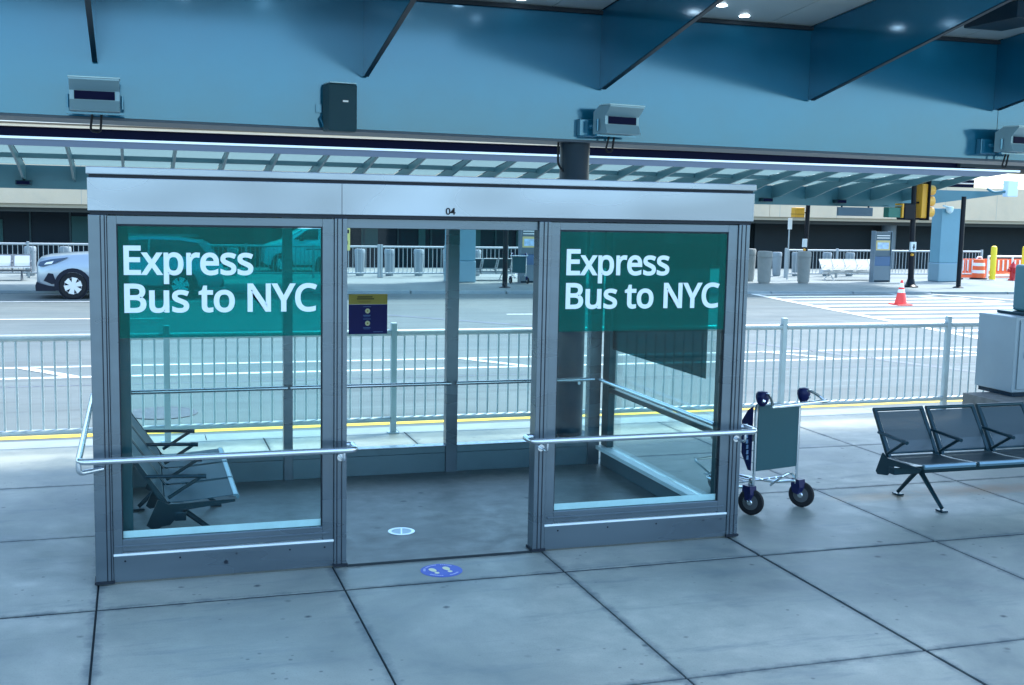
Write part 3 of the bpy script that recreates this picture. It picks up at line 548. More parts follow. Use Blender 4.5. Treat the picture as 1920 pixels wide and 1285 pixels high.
m = MB(); m.box(XR-.105, XR-.099, 8.35, 10.28, 1.19, 2.25, .001); m.build('notice_sheet', NOTICE, SH)
# outside bumper rails
def bumper(pts):
    m = MB(); m.bend(pts, 0.0215, 0.07, 14, 8); b = m.build('bumper_rail', STEEL, SH, True); return b
b1 = bumper([(-0.22, 10.5, 0.868), (-0.37, 10.5, 0.868), (-0.37, YF-.15, 0.868), (1.415, YF-.15, 0.868), (1.415, YF+.03, 0.868), (1.36, YF+.03, 0.868)])
b2 = bumper([(2.75, YF+.03, 0.868), (2.685, YF+.03, 0.868), (2.685, YF-.15, 0.868), (4.505, YF-.15, 0.868), (4.505, YF+.05, 0.868), (4.44, YF+.05, 0.868)])
m = MB(); m.bend([(-0.37, YF-.13, 0.86), (-0.37, YF-.13, 0.79), (-0.23, YF-.02, 0.79)], 0.017, .07, 10); m.build('rail_bracket', STEEL, SH, True)
for x in (1.33, 2.80, 4.40):
    m = MB(); m.bend([(x, YF-.15, 0.85), (x, YF-.15, 0.79), (x, YF-.008, 0.79)], 0.010, .05, 8); m.lathe([(0.026, YF-.016), (0.026, YF-.010)], 14, (x, 0, .79), 'y'); m.build('rail_bracket', STEEL, SH, True)
# small hardware
for xc in (-0.10, 0.25, 0.62, 0.98, 1.22, 2.95, 3.35, 3.75, 4.15, 4.30):
    m = MB(); m.lathe([(0.007, YF-.0045), (0.006, YF-.0025)], 8, (xc, 0, 0.155), 'y'); m.build('screw', ALUD, SH)
for xc in (1.33,):
    m = MB(); m.box(xc-.0015, xc+.0015, YF-.0315, YF-.028, 2.463, 2.671); m.build('fascia_seam', ALUD, SH)
m = MB(); m.lathe([(0.014, YF-.006), (0.012, YF-.0025)], 10, (0.55, 0, 0.10), 'y'); m.build('lock', ALUD, SH)
# blue and yellow notice on the rear pane
po = thing('notice_poster', (2.03, YR-.053, 1.523), 'navy blue notice with a yellow top strip stuck on the rear glass pane', 'poster')
m = MB(); m.box(-0.18, 0.18, -0.0015, 0.001, -0.182, 0.092); m.build('blue_sheet', NAVY, po)
m = MB(); m.box(-0.18, 0.18, -0.0015, 0.001, 0.0935, 0.187); m.build('yellow_band', OCHRE, po)
m = MB()
m.box(-.10, .04, -.0035, -.002, .157, .166); m.box(-.105, .055, -.0035, -.002, .139, .148); m.build('heading', INK, po)
m = MB(); m.box(-.10, .03, -.0035, -.002, .122, .125); m.box(-.09, .02, -.0035, -.002, .113, .116); m.build('small_print', mat('brown_ink', (.12, .08, .01), .6), po)
for z in (0.032, -0.082):
    m = MB(); m.lathe([(0.023, -.0035), (0.023, -.002)], 20, (-.005, 0, z), 'y'); r_ = m.build('round_icon', CREAMP, po)
    m = MB(); m.lathe([(0.008, -.005), (0.008, -.004)], 12, (-.005, 0, z), 'y'); m.build('icon_dot', OCHRE, r_)
    m = MB(); m.box(-.045, .025, -.0035, -.002, z+.036, z+.043); m.box(-.045, .022, -.0035, -.002, z-.048, z-.036); m.box(-.04, .015, -.0035, -.002, z-.056, z-.052); m.build('small_print', NAVYL, po)
m = MB(); m.box(.05, .14, -.0035, -.002, -.166, -.158); m.build('footer_mark', NAVYL, po)

# floor marks
t = thing('floor_drain', (1.93, 8.635, 0.0125), 'round pale metal drain cover set in the shelter floor', 'drain cover')
m = MB(); m.lathe([(0.104, 0), (0.104, .004), (0.078, .004), (0.078, 0.0)], 36); m.build('rim', mat('pale_metal_ring', (.75, .8, .85), .3, .5), t)
m = MB(); m.lathe([(0.0775, 0.0), (0.0775, .002)], 36); m.build('plate', mat('grey_metal_disc', (.33, .42, .50), .4, .4), t)
m = MB(); o = m.box(-0.006, 0.006, -0.077, 0.077, .0022, .004).build('bar', MATS['pale_metal_ring'], t); o.rotation_euler = (0, 0, R(-12))
t = thing('floor_decal', (2.0, 7.655, 0.0005), 'round blue floor sticker with two cream footprints at the shelter entrance', 'floor sticker')
m = MB(); m.lathe([(0.147, 0), (0.147, .0015)], 40); m.build('disc', mat('blue_vinyl', (0.03, 0.08, 0.50), .5), t)
def foot(cx, cy, a):
    m = MB(); pts = []
    for k in range(20):
        q = 2*math.pi*k/20; pts.append((0.024*math.cos(q)*(1+.15*math.sin(q)), 0.042*math.sin(q)+.018))
    m.prism(pts, 'z', .002, .003); pts = [(0.017*math.cos(2*math.pi*k/14), 0.019*math.sin(2*math.pi*k/14)-.05) for k in range(14)]
    m.prism(pts, 'z', .002, .003); o = m.build('footprint', mat('cream_vinyl', (.78, .76, .48), .5), t); o.location = (cx, cy, 0); o.rotation_euler = (0, 0, a)
foot(-.055, .0, R(12)); foot(.045, .012, R(8))
m = MB()
for a0, a1 in ((40, 80), (95, 140), (150, 175), (215, 262), (285, 325)):
    for k in range(a0, a1, 6):
        p = [(rr*math.cos(R(q)), rr*math.sin(R(q)), .0035) for rr, q in ((.112, k), (.128, k), (.128, k+4.5), (.112, k+4.5))]; m.quad(*p)
m.build('border_text', mat('lilac_vinyl', (.45, .48, .8), .5), t)

# ------------------------------------------------------------------ benches
def arc_sheet(m, prof, x0, x1, th=0.004):
    up_ = prof; lo = [(y+th*.3, z-th) for y, z in prof][::-1]
    m.prism(up_+lo, 'x', x0, x1)
def make_bench(name, n, label, seatm, framem, edgem, group=None, pitch=0.56):
    t = thing(name, (0, 0, 0), label, 'bench', group); L = n*pitch
    for i in range(n):
        x0 = -L/2+i*pitch+0.02; x1 = x0+pitch-0.04
        m = MB(); arc_sheet(m, [(-0.355, .432), (-0.22, .420), (-0.05, .405), (0.08, .402), (0.12, .412)], x0+.01, x1-.01); s_ = m.build('seat', seatm, t)
        m = MB(); m.prism([(-0.385, .40), (-0.392, .42), (-0.38, .437), (-0.35, .437), (-0.35, .425), (-0.372, .418), (-0.372, .402)], 'x', x0, x1); m.build('front_edge', edgem, s_)
        m = MB(); arc_sheet(m, [(0.35, .765), (0.25, .62), (0.185, .53), (0.135, .44)], x0+.035, x1-.035, .005); b_ = m.build('backrest', seatm, t)
        m = MB(); m.tube([(x0, 0.372, .783), (x1, 0.372, .783)], 0.018, 10)
        for xx in (x0+.012, x1-.012): m.prism([(0.36, .79), (0.385, .78), (0.165, .43), (0.14, .40), (0.10, .40)], 'x', xx-.016, xx+.016)
        m.tube([(x0, 0.14, .43), (x1, 0.14, .43)], 0.010, 8); m.build('back_frame', framem, b_)
    for i in range(n+1):
        xx = -L/2+i*pitch
        m = MB(); m.bend([(xx, 0.25, .60), (xx, -0.13, .585), (xx, 0.10, .44)], 0.0135, .03, 8); m.tube([(xx, -.16, .582), (xx, -.10, .587)], .017, 8); m.build('armrest', framem, t)
        m = MB(); m.prism([(-0.36, .405), (0.10, .395), (0.17, .43), (0.25, .25), (0.22, .225), (0.09, .245), (0.0, .345), (-0.36, .388)], 'x', xx-.008, xx+.008); m.build('end_plate', framem, t)
    m = MB(); m.box(-L/2-.01, L/2+.01, -0.02, 0.06, .27, .335, .006); m.build('beam', framem, t)
    for xx in ((-L/2+.28, L/2-.28) if n > 1 else (0,)):
        for sy, ye in ((-1, -.31), (1, .30)):
            m = MB(); m.tube([(xx, .02+sy*.02, .29), (xx, .02+sy*.06, .25), (xx, ye, .03)], .028, 8, r_end=.017); m.box(xx-.035, xx+.035, ye-.05*(sy > 0)-.0, ye+.05*(sy < 0)+.0, .001, .018, .003) if False else m.box(xx-.032, xx+.032, ye-.045, ye+.045, .002, .018, .003); m.build('leg', framem, t)
    return t
bA = make_bench('bench_seat', 4, 'dark perforated metal bench row standing on the pavement at the right', PERF, DKMET, EDGE, 'metal bench rows with armrests')
bA.location = (6.31+1.12-.02, 8.47, 0)
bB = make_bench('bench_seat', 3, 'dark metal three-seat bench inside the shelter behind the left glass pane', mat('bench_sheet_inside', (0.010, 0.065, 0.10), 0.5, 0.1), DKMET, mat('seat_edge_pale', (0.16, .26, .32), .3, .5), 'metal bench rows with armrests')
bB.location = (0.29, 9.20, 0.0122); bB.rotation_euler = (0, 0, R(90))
bC = make_bench('bench_seat', 5, 'white five-seat bench on the far pavement between bollard and totem', WSEAT, mat('bench_white_frame', (.62, .64, .66), .4), WSEAT, 'metal bench rows with armrests')
bC.location = (27.0, 39.6, -0.12); bC.scale = (1.0, 1, 1.0)
bD = make_bench('bench_seat', 3, 'pale steel bench on the far pavement in front of the silver car', SSEAT, mat('bench_grey_frame', (.12, .14, .17), .4), SSEAT, 'metal bench rows with armrests')
bD.location = (-4.0, 39.8, -0.12)
bE = make_bench('bench_seat', 4, 'dark bench on the far pavement between the square pillar and the far luggage cart', mat('bench_dark_sheet', (.03, .06, .08), .5), GALVF, GALVF, 'metal bench rows with armrests')
bE.location = (11.6, 39.6, -0.12); bE.rotation_euler = (0, 0, R(180))

# ------------------------------------------------------------------ luggage carts
def make_cart(label, loc, rz):
    t = thing('luggage_cart', loc, label, 'luggage cart', 'luggage carts', rz)
    m = MB(); m.box(-.232, .228, -.010, .002, .365, .925, .004); m.build('board', PANEL, t)
    m = MB()
    for s in (-1, 1): m.bend([(s*.245, .0, .21), (s*.245, .0, .55), (s*.25, .005, .93), (s*.26, -.10, .985)], .0135, .12, 10)
    m.build('upright_frame', CHROME, t, True)
    m = MB(); m.tube([(-.31, -.24, .955), (.31, -.24, .965)], .016, 10); m.box(-.24, .24, -.256, -.235, .948, .958); m.build('push_bar', CHROME, t, True)
    wheels_ = []
    for s in (-1, 1):
        m = MB(); m.bend([(s*.30, -.24, .96), (s*.27, -.20, 1.0), (s*.235, -.11, 1.045), (s*.22, -.05, 1.0)], .012, .03, 8); m.build('handle_loop', CHROME, t, True)
        m = MB(); m.lathe([(.022, .93), (.045, .96), (.056, 1.0), (.055, 1.03), (.040, 1.052), (.015, 1.058)], 16, (s*.235, -.05, 0)); m.build('grip', CNAVY, t, True)
        # wheel and caster
        xw = s*.29
        m = MB(); m.prism([(-.045, .25), (.045, .25), (.05, .19), (.03, .13), (-.03, .12), (-.055, .18)], 'x', xw-.045-.01*s, xw+.025-.01*s); m.build('caster_housing', CNAVY, t)
        m = MB(); m.lathe([(.080, -.022), (.104, -.019), (.112, -.008), (.112, .008), (.104, .019), (.080, .022)], 28, (xw, 0.0, .112), 'x'); w = m.build('wheel', RUB, t, True); wheels_.append((w, xw))
        m = MB(); m.lathe([(.03, -.023), (.066, -.023), (.074, -.012), (.074, .012), (.066, .023), (.03, .023)], 20, (xw, 0.0, .112), 'x'); m.build('hub', mat('wheel_hub_grey', (.07, .08, .09), .4), w, True)
        m = MB(); m.lathe([(.018, -.045), (.024, -.04), (.024, .035), (.018, .04)], 10, (xw, 0, .112), 'x'); m.build('axle', CHROME, w, True)
        m = MB(); m.bend([(s*.25, .0, .24), (s*.24, .06, .30), (s*.17, .12, .24), (s*.14, .2, .16)], .0115, .06, 8); m.build('wheel_brace', CHROME, t, True)
    for w, xw in wheels_:                                            # the casters have swivelled
        rot = Matrix.Translation((xw, 0, 0)) @ Matrix.Rotation(R(28), 4, 'Z') @ Matrix.Translation((-xw, -.02, 0))
        for o_ in [w]+[q for q in COL.objects if q.parent == w]: o_.data.transform(rot)
    m = MB(); m.bend([(-.24, .0, .235), (-.22, .25, .17), (-.15, .75, .15), (.15, .75, .15), (.22, .25, .17), (.24, .0, .235)], .0135, .1, 10); m.build('base_frame', CHROME, t, True)
    m = MB()
    for x in (-.12, -.04, .04, .12): m.tube([(x, .03, .28), (x, .30, .19), (x, .78, .17)], .007, 6)
    m.build('tray_wires', CHROME, t, True)
    m = MB(); m.prism([(.02, .37), (.055, .37), (.14, .50), (.15, .78), (.08, .88), (.02, .92)], 'x', -.268, -.262); sp_ = m.build('side_panel', CNAVY, t)
    m = MB()
    for k in range(7): m.prism([(.05+.004*k, .46+.045*k), (.075+.004*k, .455+.045*k), (.07+.004*k, .49+.045*k), (.05+.004*k, .495+.045*k)], 'x', -.2705, -.269)
    m.build('pale_lettering', mat('pale_cart_print', (.25, .38, .62), .5), sp_)
    m = MB()
    N = 12
    pr = [(.26+.36*i/N, .60-.09*math.sin(math.pi*i/N)) for i in range(N+1)]
    m.prism(pr+[(.62, .615), (.26, .615)], 'x', -.25, .25); m.build('basket', GREYP, t)
    m = MB(); m.bend([(0, .60, .15), (0, .78, .22), (0, .78, .105)], .014, .03, 8); m.lathe([(.07, -.018), (.09, -.015), (.098, 0), (.09, .015), (.07, .018)], 24, (0, .76, .098), 'x'); m.build('nose_wheel', RUB, t, True)
    m = MB(); m.bend([(-.10, .70, .17), (-.12, .93, .27), (.12, .93, .27), (.10, .70, .17)], .011, .04, 8); m.build('nose_bumper', CHROME, t, True)
    return t
ct = make_cart('luggage cart with teal board and navy grips beside the right end of the shelter', (5.16, 8.55, 0), R(13))
dup(ct, (12.5, 37.9, -0.12), 'distant luggage cart on the far pavement seen through the shelter doorway', R(-18))

# ------------------------------------------------------------------ near fence
FY = 12.55
fn = thing('railing_fence', (0, FY, 0), 'long pale steel railing with vertical bars along the near kerb', 'fence', 'steel railings')
posts = [-4.55, -2.13, 0.29, 2.70, 5.13, 7.60, 10.02, 12.5]
for x in posts:
    m = MB(); m.box(x-.032, x+.032, -.032, .032, 0.006, 1.235, .006); p = m.build('post', GALV, fn)
    m = MB(); m.box(x-.06, x+.06, -.06, .06, 0.0, 0.012, .002); m.build('base_plate', GALV, p)
nb = 0
for a, b in zip(posts, posts[1:]):
    m = MB(); m.tube([(a+.034, 0, 1.125), (b-.034, 0, 1.125)], .036, 14, True); m.build('top_rail', GALV, fn, True)
    m = MB(); m.tube([(a+.034, 0, .155), (b-.034, 0, .155)], .030, 12, True); m.build('bottom_rail', GALV, fn, True)
    extra = MB(); ex = False
    n = 19
    for k in range(1, n+1):
        x = a+(b-a)*k/(n+1)
        if -1.45 < x < 10.9 and nb < 100:
            q = MB(); q.tube([(x, 0, .178), (x, 0, 1.095)], .0112, 8, False); q.build('bar', GALV, fn, True); nb += 1
        else:
            extra.tube([(x, 0, .178), (x, 0, 1.095)], .0112, 8, False); ex = True
    if ex: tag(extra.build('bars', GALV, fn, True), kind='stuff')
    else: extra.b.free()

# ------------------------------------------------------------------ equipment cabinet
cb = thing('utility_cabinet', (10.12, 11.45, 0), 'pale grey metal equipment cabinet on a dark plinth behind the right bench', 'cabinet')
m = MB(); m.prism([(-.36, -1.2), (2.0, -1.2), (2.0, .42), (-.36, .42)], 'z', 0.002, .345); m.build('plinth', PLINTH, cb)
m = MB(); m.box(0, .95, 0, .66, .40, 1.325, .01); m.build('body', CAB, cb)
m = MB(); m.box(.03, .90, .02, .62, .347, .398, .003); m.build('toe_kick', COLD, cb)
m = MB(); m.box(.06, .93, -.018, -.001, .44, 1.285, .004); d = m.build('door', CAB, cb)
m = MB(); m.box(.14, .16, -.035, -.019, .82, .90, .003); m.build('handle', DKMET, d)
m = MB(); m.box(.22, 1.1, .05, .6, 1.328, 1.362, .004); m.build('mounting_plate', DKMET, cb)
m = MB(); m.box(.36, .9, .12, .5, 1.364, 1.94, .03); m.build('upper_housing', BEAMF, cb)

# ------------------------------------------------------------------ far canopy
fc = thing('canopy', (0, 33.5, 0), 'far steel and glass canopy across the road with many slanting ribs', 'canopy')
XE = 29.2
m = MB(); m.prism([(-30, 3.87), (XE-1.2, 3.84), (XE, 4.03), (-30, 4.03)], 'y', 0, .10); m.build('fascia', FASCG, fc)
m = MB(); m.box(-30, XE+.1, -.03, .12, 4.033, 4.095); m.build('fascia_cap', FASCW, fc)
m = MB(); m.prism([(-30, 2.76), (28.0, 2.76), (32.6, 3.36), (32.6, 3.455), (-30, 3.455)], 'y', 4.5, 5.1); m.build('beam', BEAMF, fc)
k = 0; x = -3.13-1.41*8
ribs = []
while x < XE-.3:
    ribs.append(x)
    m = MB(); m.prism([(.102, 3.88), (.102, 3.98), (4.498, 3.45), (4.498, 3.00), (3.9, 3.06), (2.6, 3.40)], 'x', x-.035, x+.035); m.build('rib', RIBF, fc)
    x += 1.41
for a, b in zip(ribs, ribs[1:]):
    for y0, y1 in ((.14, 2.30), (2.44, 4.46)):
        z = lambda y: 3.995-(y-.1)*.1195+.004
        m = MB(); m.prism([(y0, z(y0)), (y1, z(y1)), (y1, z(y1)+.012), (y0, z(y0)+.012)], 'x', a+.04, b-.04); m.build('glass_panel', TRANSL, fc)
m = MB(); m.prism([(2.31, 3.61), (2.43, 3.60), (2.43, 3.72), (2.31, 3.735)], 'x', ribs[0], ribs[-1]); m.build('purlin', RIBF, fc)
def pillar(x, label):
    t = thing('canopy_pillar', (x, 38.7, -0.12), label, 'pillar', 'square pillars under the far canopy')
    m = MB(); m.box(-.47, .47, -.30, .30, .75, 2.878, .02); m.build('shaft', mat('pillar_paint', (0.13, 0.29, 0.37), .4, var=.05, scale=1), t)
    m = MB(); m.box(-.49, .49, -.33, .33, .0, .748, .04); m.build('casing', mat('pillar_casing', (.18, .30, .37), .4, .2), t)
    return t
pillar(10.62, 'square blue pillar of the far canopy seen through the shelter doorway')
pillar(30.5, 'square blue pillar of the far canopy to the right of the traffic signal')
for x, lab in ((-3.15, 'small dark floodlight on the far canopy beam at the left edge'), (21.9, 'small dark floodlight on the far canopy beam beside the shelter roof corner'), (25.0, 'small dark floodlight on the far canopy beam above the grey sign panel')):
    t = thing('floodlight', (x, 37.99, 2.95), lab, 'floodlight', 'floodlights on the far canopy beam')
    m = MB(); m.box(-.22, .22, -.30, -.02, -.09, .05, .02); m.build('housing', DKMET, t)
    m = MB(); m.box(-.18, .18, -.33, -.302, -.07, .02, .004); m.build('lens', MATS['dark_lens'], t)
t = thing('hanging_sign', (25.6, 37.7, 2.62), 'blank grey sign panel hung under the far canopy beam', 'sign')
m = MB(); m.box(-.75, .75, -.05, .05, -.22, .10, .01); m.build('panel', mat('sign_grey', (.10, .16, .22), .5), t)
m = MB(); m.box(-.6, -.56, -.03, .03, .10, .16); m.box(.56, .6, -.03, .03, .10, .16); m.build('hanger', DKMET, t)
t = thing('loudspeaker', (32.25, 37.3, 3.55), 'white box loudspeaker on the tip of the far canopy', 'loudspeaker')
m = MB(); m.box(-.24, .24, -.15, .15, -.30, .32, .03); m.build('cabinet', mat('white_enclosure', (.62, .72, .85), .4), t)
m = MB(); m.bend([(-.2, 0, -.1), (-.6, .2, -.15), (-.75, .4, .0)], .05, .1, 8); m.build('bracket', BEAMF, t)
t = thing('security_camera', (30.3, 38.3, 2.72), 'small white dome camera on the far square pillar', 'camera')
m = MB(); m.lathe([(.05, .12), (.14, .10), (.15, 0), (.12, -.1), (.04, -.16)], 16); m.build('dome', mat('pale_dome', (.6, .75, .8), .25), t, True)
m = MB(); m.tube([(-.02, .02, .08), (-.28, .05, .14)], .04, 8); m.build('arm', MATS['pale_dome'], t)

# ------------------------------------------------------------------ terminal building
tb = thing('terminal_building', (0, 48, 0), 'long terminal building with cream concrete fascia and dark glass front', 'building')
m = MB(); m.box(-70, 28.0, 0, 1.2, 2.25, 3.85); m.box(28.02, 110, 0.0, 1.2, 2.25, 3.85); m.build('fascia', CREAM, tb)
m = MB(); m.box(-70, 110, .12, 1.2, 2.10, 2.24); m.build('lower_ledge', mat('ledge_concrete', (.36, .315, .235), .8), tb)
m = MB(); m.box(-70, 110, .5, 1.19, 1.93, 2.098); m.build('soffit_band', mat('dark_band', (.05, .06, .062), .7), tb)
m = MB(); m.box(-70, 110, .10, 1.18, 2.241, 2.249); m.build('shadow_line', GREYB, tb)
m = MB()
for x in [-66+3.05*i for i in range(58)]: m.box(x-.012, x+.012, -.004, .0, 2.26, 3.84)
m.build('panel_joints', mat('joint_grey', (.42, .39, .33), .8), tb)
m = MB(); m.box(-70, 110, 1.3, 60, 1.93, 2.24); m.build('deck', GREYB, tb)
m = MB(); m.box(-70, 23.0, 2.5, 2.56, -.3, 1.93); m.build('glass_front', DGLASS, tb)
m = MB(); m.box(28.6, 110, 2.3, 2.5, -.3, 1.93); m.build('rear_wall', DWALL, tb)
for i in range(38):
    x = -34+1.5*i
    m = MB(); m.box(x-.03, x+.03, 2.42, 2.50, -.3, 1.93); m.build('mullion', mat('mullion_teal', (.02, .05, .06), .4), tb)
for i in range(14):
    x = -7.5+2.4*i+random.uniform(-.3, .3)
    m = MB(); m.box(x, x+random.uniform(.25, .9), 2.44, 2.495, .6, random.uniform(1.4, 1.85)); m.build('dim_glass_shape', INTER, tb)  # teal slabs suggest dim reflections and shapes in the dark glass
m = MB(); m.box(23.0, 28.6, 6.0, 6.1, -.3, 1.93); m.box(22.95, 23.0, 2.5, 6.0, -.3, 1.93); m.box(28.55, 28.6, 2.5, 6.0, -.3, 1.93); m.build('recess', DWALL, tb)
for x in (-16, 7.0, 35.3):
    m = MB(); m.lathe([(.36, -.3), (.36, 1.925)], 20, (x+.4, 1.6, 0)); m.build('round_column', mat('interior_column', (.10, .145, .175), .5) if x > 30 else mat('dim_column', (.012, .03, .04), .6), tb, True)
# upper storey
m = MB(); m.box(-70, 47.5, 10, 10.4, 4.1, 5.655); m.build('window_band', NAVYG, tb)
m = MB(); m.box(-70, 120, 9.3, 18, 5.83, 6.6); m.build('roof_edge', mat('roof_edge_cream', (.85, .80, .70), .6), tb)
m = MB(); m.box(-70, 120, 9.6, 18, 5.78, 5.828); m.build('roof_shadow_gap', GREYB, tb)
m = MB(); m.box(-70, 46, 9.7, 10.6, 5.66, 5.77); m.build('cornice', mat('roof_edge_cream', (0, 0, 0)), tb)
m = MB(); m.box(46.2, 120, 9.7, 17, 5.30, 5.775); m.build('roof_slab_underside', DWALL, tb)
m = MB()
for z in (4.05, 4.25): m.tube([(28, .3, z), (110, .3, z)], .03, 6)
m.build('parapet_rail', GALVF, tb)

# shapes reflected and seen through the dark terminal glass: cars parked inside the drive are things of their own
# ------------------------------------------------------------------ vehicles
def loft(m, secs):
    rings = [[m.b.verts.new((x, y, z)) for y, z in ring] for x, ring in secs]
    for a, b in zip(rings, rings[1:]):
        for k in range(len(a)): m.b.faces.new((a[k], a[(k+1) % len(a)], b[(k+1) % len(a)], b[k]))
    m.b.faces.new(rings[0]); m.b.faces.new(rings[-1][::-1]); return m
def ringpts(w, zb, zt, cr=.12, lowin=.06):
    zt = max(zt, zb+.12); c = min(cr, (zt-zb)*.4)
    h = [(w-lowin, zb), (w, zb+.12), (w+.01, (zb+zt)/2), (w-.02, zt-c), (w-c*.9, zt-.01), (w*.5, zt+.02)]
    return h+[(0, zt+.03)]+[(-y, z) for y, z in h[::-1]]
def wheel(t, x, y, r=.36, side=-1):
    m = MB(); m.lathe([(r*.6, -.10), (r*.93, -.11), (r, -.07), (r, .07), (r*.93, .11), (r*.6, .10), (r*.6, -.10)], 32, (x, y, r), 'y', False); m.lathe([(r*.62, .02*-side), (r*.62, .03*-side)], 24, (x, y, r), 'y'); w = m.build('wheel', RUB, t, True)
    m = MB(); yy = y+side*.085
    m.lathe([(r*.66, yy-.02), (r*.66, yy+.02), (r*.60, yy+.025*side), (r*.56, yy+.02)], 28, (x, 0, r), 'y', False)
    for k in range(6):
        a = k*math.pi/3+.3; c, s = math.cos(a), math.sin(a)
        pts = []
        for rad, wd in ((.06, .045), (r*.62, .075)):
            pts.append((x+rad*c-wd*s, r+rad*s+wd*c)); pts.append((x+rad*c+wd*s, r+rad*s-wd*c))
        m.prism([pts[0], pts[2], pts[3], pts[1]], 'y', yy+side*.012, yy+side*.026)
    m.lathe([(.07, yy+side*.014), (.07, yy+side*.032)], 14, (x, 0, r), 'y'); m.build('rim', RIM, w)
def suv(label, loc, paint, L=4.85):
    t = thing('parked_car', loc, label, 'car')
    W2 = .90
    prof = [(0.0, .40, .90, .74), (.03, .27, 1.0, .82), (.10, .24, 1.08, .87), (.32, .24, 1.14, .90), (.9, .24, 1.19, .91), (1.40, .24, 1.22, .91), (2.2, .26, 1.14, .91), (3.4, .26, 1.15, .91), (4.3, .27, 1.16, .89), (4.72, .30, 1.12, .86), (4.82, .42, 1.0, .80)]
    m = loft(MB(), [(x, ringpts(w, zb, zt, .09)) for x, zb, zt, w in prof]); m.build('body', paint, t, True)
    gh = [(1.28, 1.14, 1.20, .80), (1.75, 1.10, 1.42, .76), (2.15, 1.10, 1.60, .70), (2.9, 1.10, 1.65, .68), (3.7, 1.10, 1.62, .68), (4.25, 1.10, 1.50, .68), (4.62, 1.10, 1.20, .70)]
    m = loft(MB(), [(x, [(w+.05, zb), (w, zt-.03), (w*.8, zt), (0, zt+.01), (-w*.8, zt), (-w, zt-.03), (-w-.05, zb)]) for x, zb, zt, w in gh]); m.build('window', CARG, t, True)
    rf = [(2.0, 1.585, .60), (2.2, 1.64, .665), (2.9, 1.69, .68), (3.7, 1.665, .67), (4.35, 1.56, .64), (4.5, 1.50, .60)]
    m = loft(MB(), [(x, [(w+.02, z-.07), (w-.02, z), (0, z+.02), (-w+.02, z), (-w-.02, z-.07)]) for x, z, w in rf]); m.build('roof', paint, t, True)
    for s in (-1, 1):
        m = MB()
        for (xa, za, xb, zb, wd) in ((1.35, 1.12, 2.12, 1.62, .05), (2.85, 1.12, 2.88, 1.62, .05), (4.62, 1.12, 4.25, 1.58, .26)):
            m.prism([(xa-wd/2, za), (xa+wd/2, za), (xb+wd/2, zb), (xb-wd/2, zb)], 'y', s*.845 if s > 0 else -.845, s*.70)
        m.build('pillar', paint, t)
        m = MB(); m.box(1.62, 1.80, *(sorted((s*.86, s*1.02))), 1.08, 1.22, .03); m.build('mirror', paint, t)
        for xc in (.91, 3.68):
            m = MB(); n = 14
            for k in range(n):
                a0 = math.pi*(-.06+1.12*k/n); a1 = math.pi*(-.06+1.12*(k+1)/n)
                p = [(xc+rr*math.cos(a), .36+rr*math.sin(a)) for rr, a in ((.36, a0), (.47, a0), (.47, a1), (.36, a1))]
                m.prism(p, 'y', *sorted((s*.86, s*.935)))
            m.build('wheel_arch', CARB, t)
            m = MB(); m.lathe([(.39, s*.70), (.39, s*.917)], 24, (xc, 0, .36), 'y'); m.build('arch_well', CARB, t)
            wheel(t, xc, s*.84, side=s)
        m = MB(); m.prism([(.42, .23), (.45, .34), (1.3, .36), (3.3, .36), (4.2, .34), (4.25, .24)], 'y', *sorted((s*.87, s*.922))); m.build('sill_cladding', CARB, t)
        m = MB(); m.prism([(.05, .90), (.10, 1.0), (.38, 1.07), (.80, 1.12), (.48, .96), (.12, .87)], 'y', *sorted((s*.66, s*.925))); hl = m.build('headlight', LAMPW, t)
        m = MB(); m.prism([(.20, .925), (.26, .985), (.44, 1.02), (.40, .95)], 'y', *sorted((s*.9255, s*.929))); m.build('lamp', WHT, hl)
        m = MB(); m.prism([(4.55, .98), (4.42, 1.06), (4.74, 1.09), (4.79, .98)], 'y', *sorted((s*.60, s*.915))); m.build('tail_light', LAMPR, t)
        m = MB(); m.prism([(.18, .50), (.30, .70), (.42, .68), (.50, .42), (.38, .40)], 'y', *sorted((s*.80, s*.925))); m.build('fog_lamp_recess', CARB, t)
        m = MB(); m.box(2.0, 4.2, *sorted((s*.60, s*.63)), 1.70, 1.725, .008); m.build('roof_rail', GREYP, t)
    m = MB(); m.prism([(-.02, .22), (-.03, .36), (.0, .46), (.10, .42), (.32, .36), (.46, .34), (.47, .22)], 'y', -.918, .918); m.box(4.75, 4.86, -.7, .7, .3, .52, .03); m.build('bumper', CARB, t)
    m = MB(); m.box(-.012, .06, -.5, .5, .50, .74, .02); m.build('grille', CARB, t)
    return t
suv('silver blue car parked at the far kerb, its nose showing left of the shelter', (-2.52, 34.15, road_z(33.9)+.005), CARP)

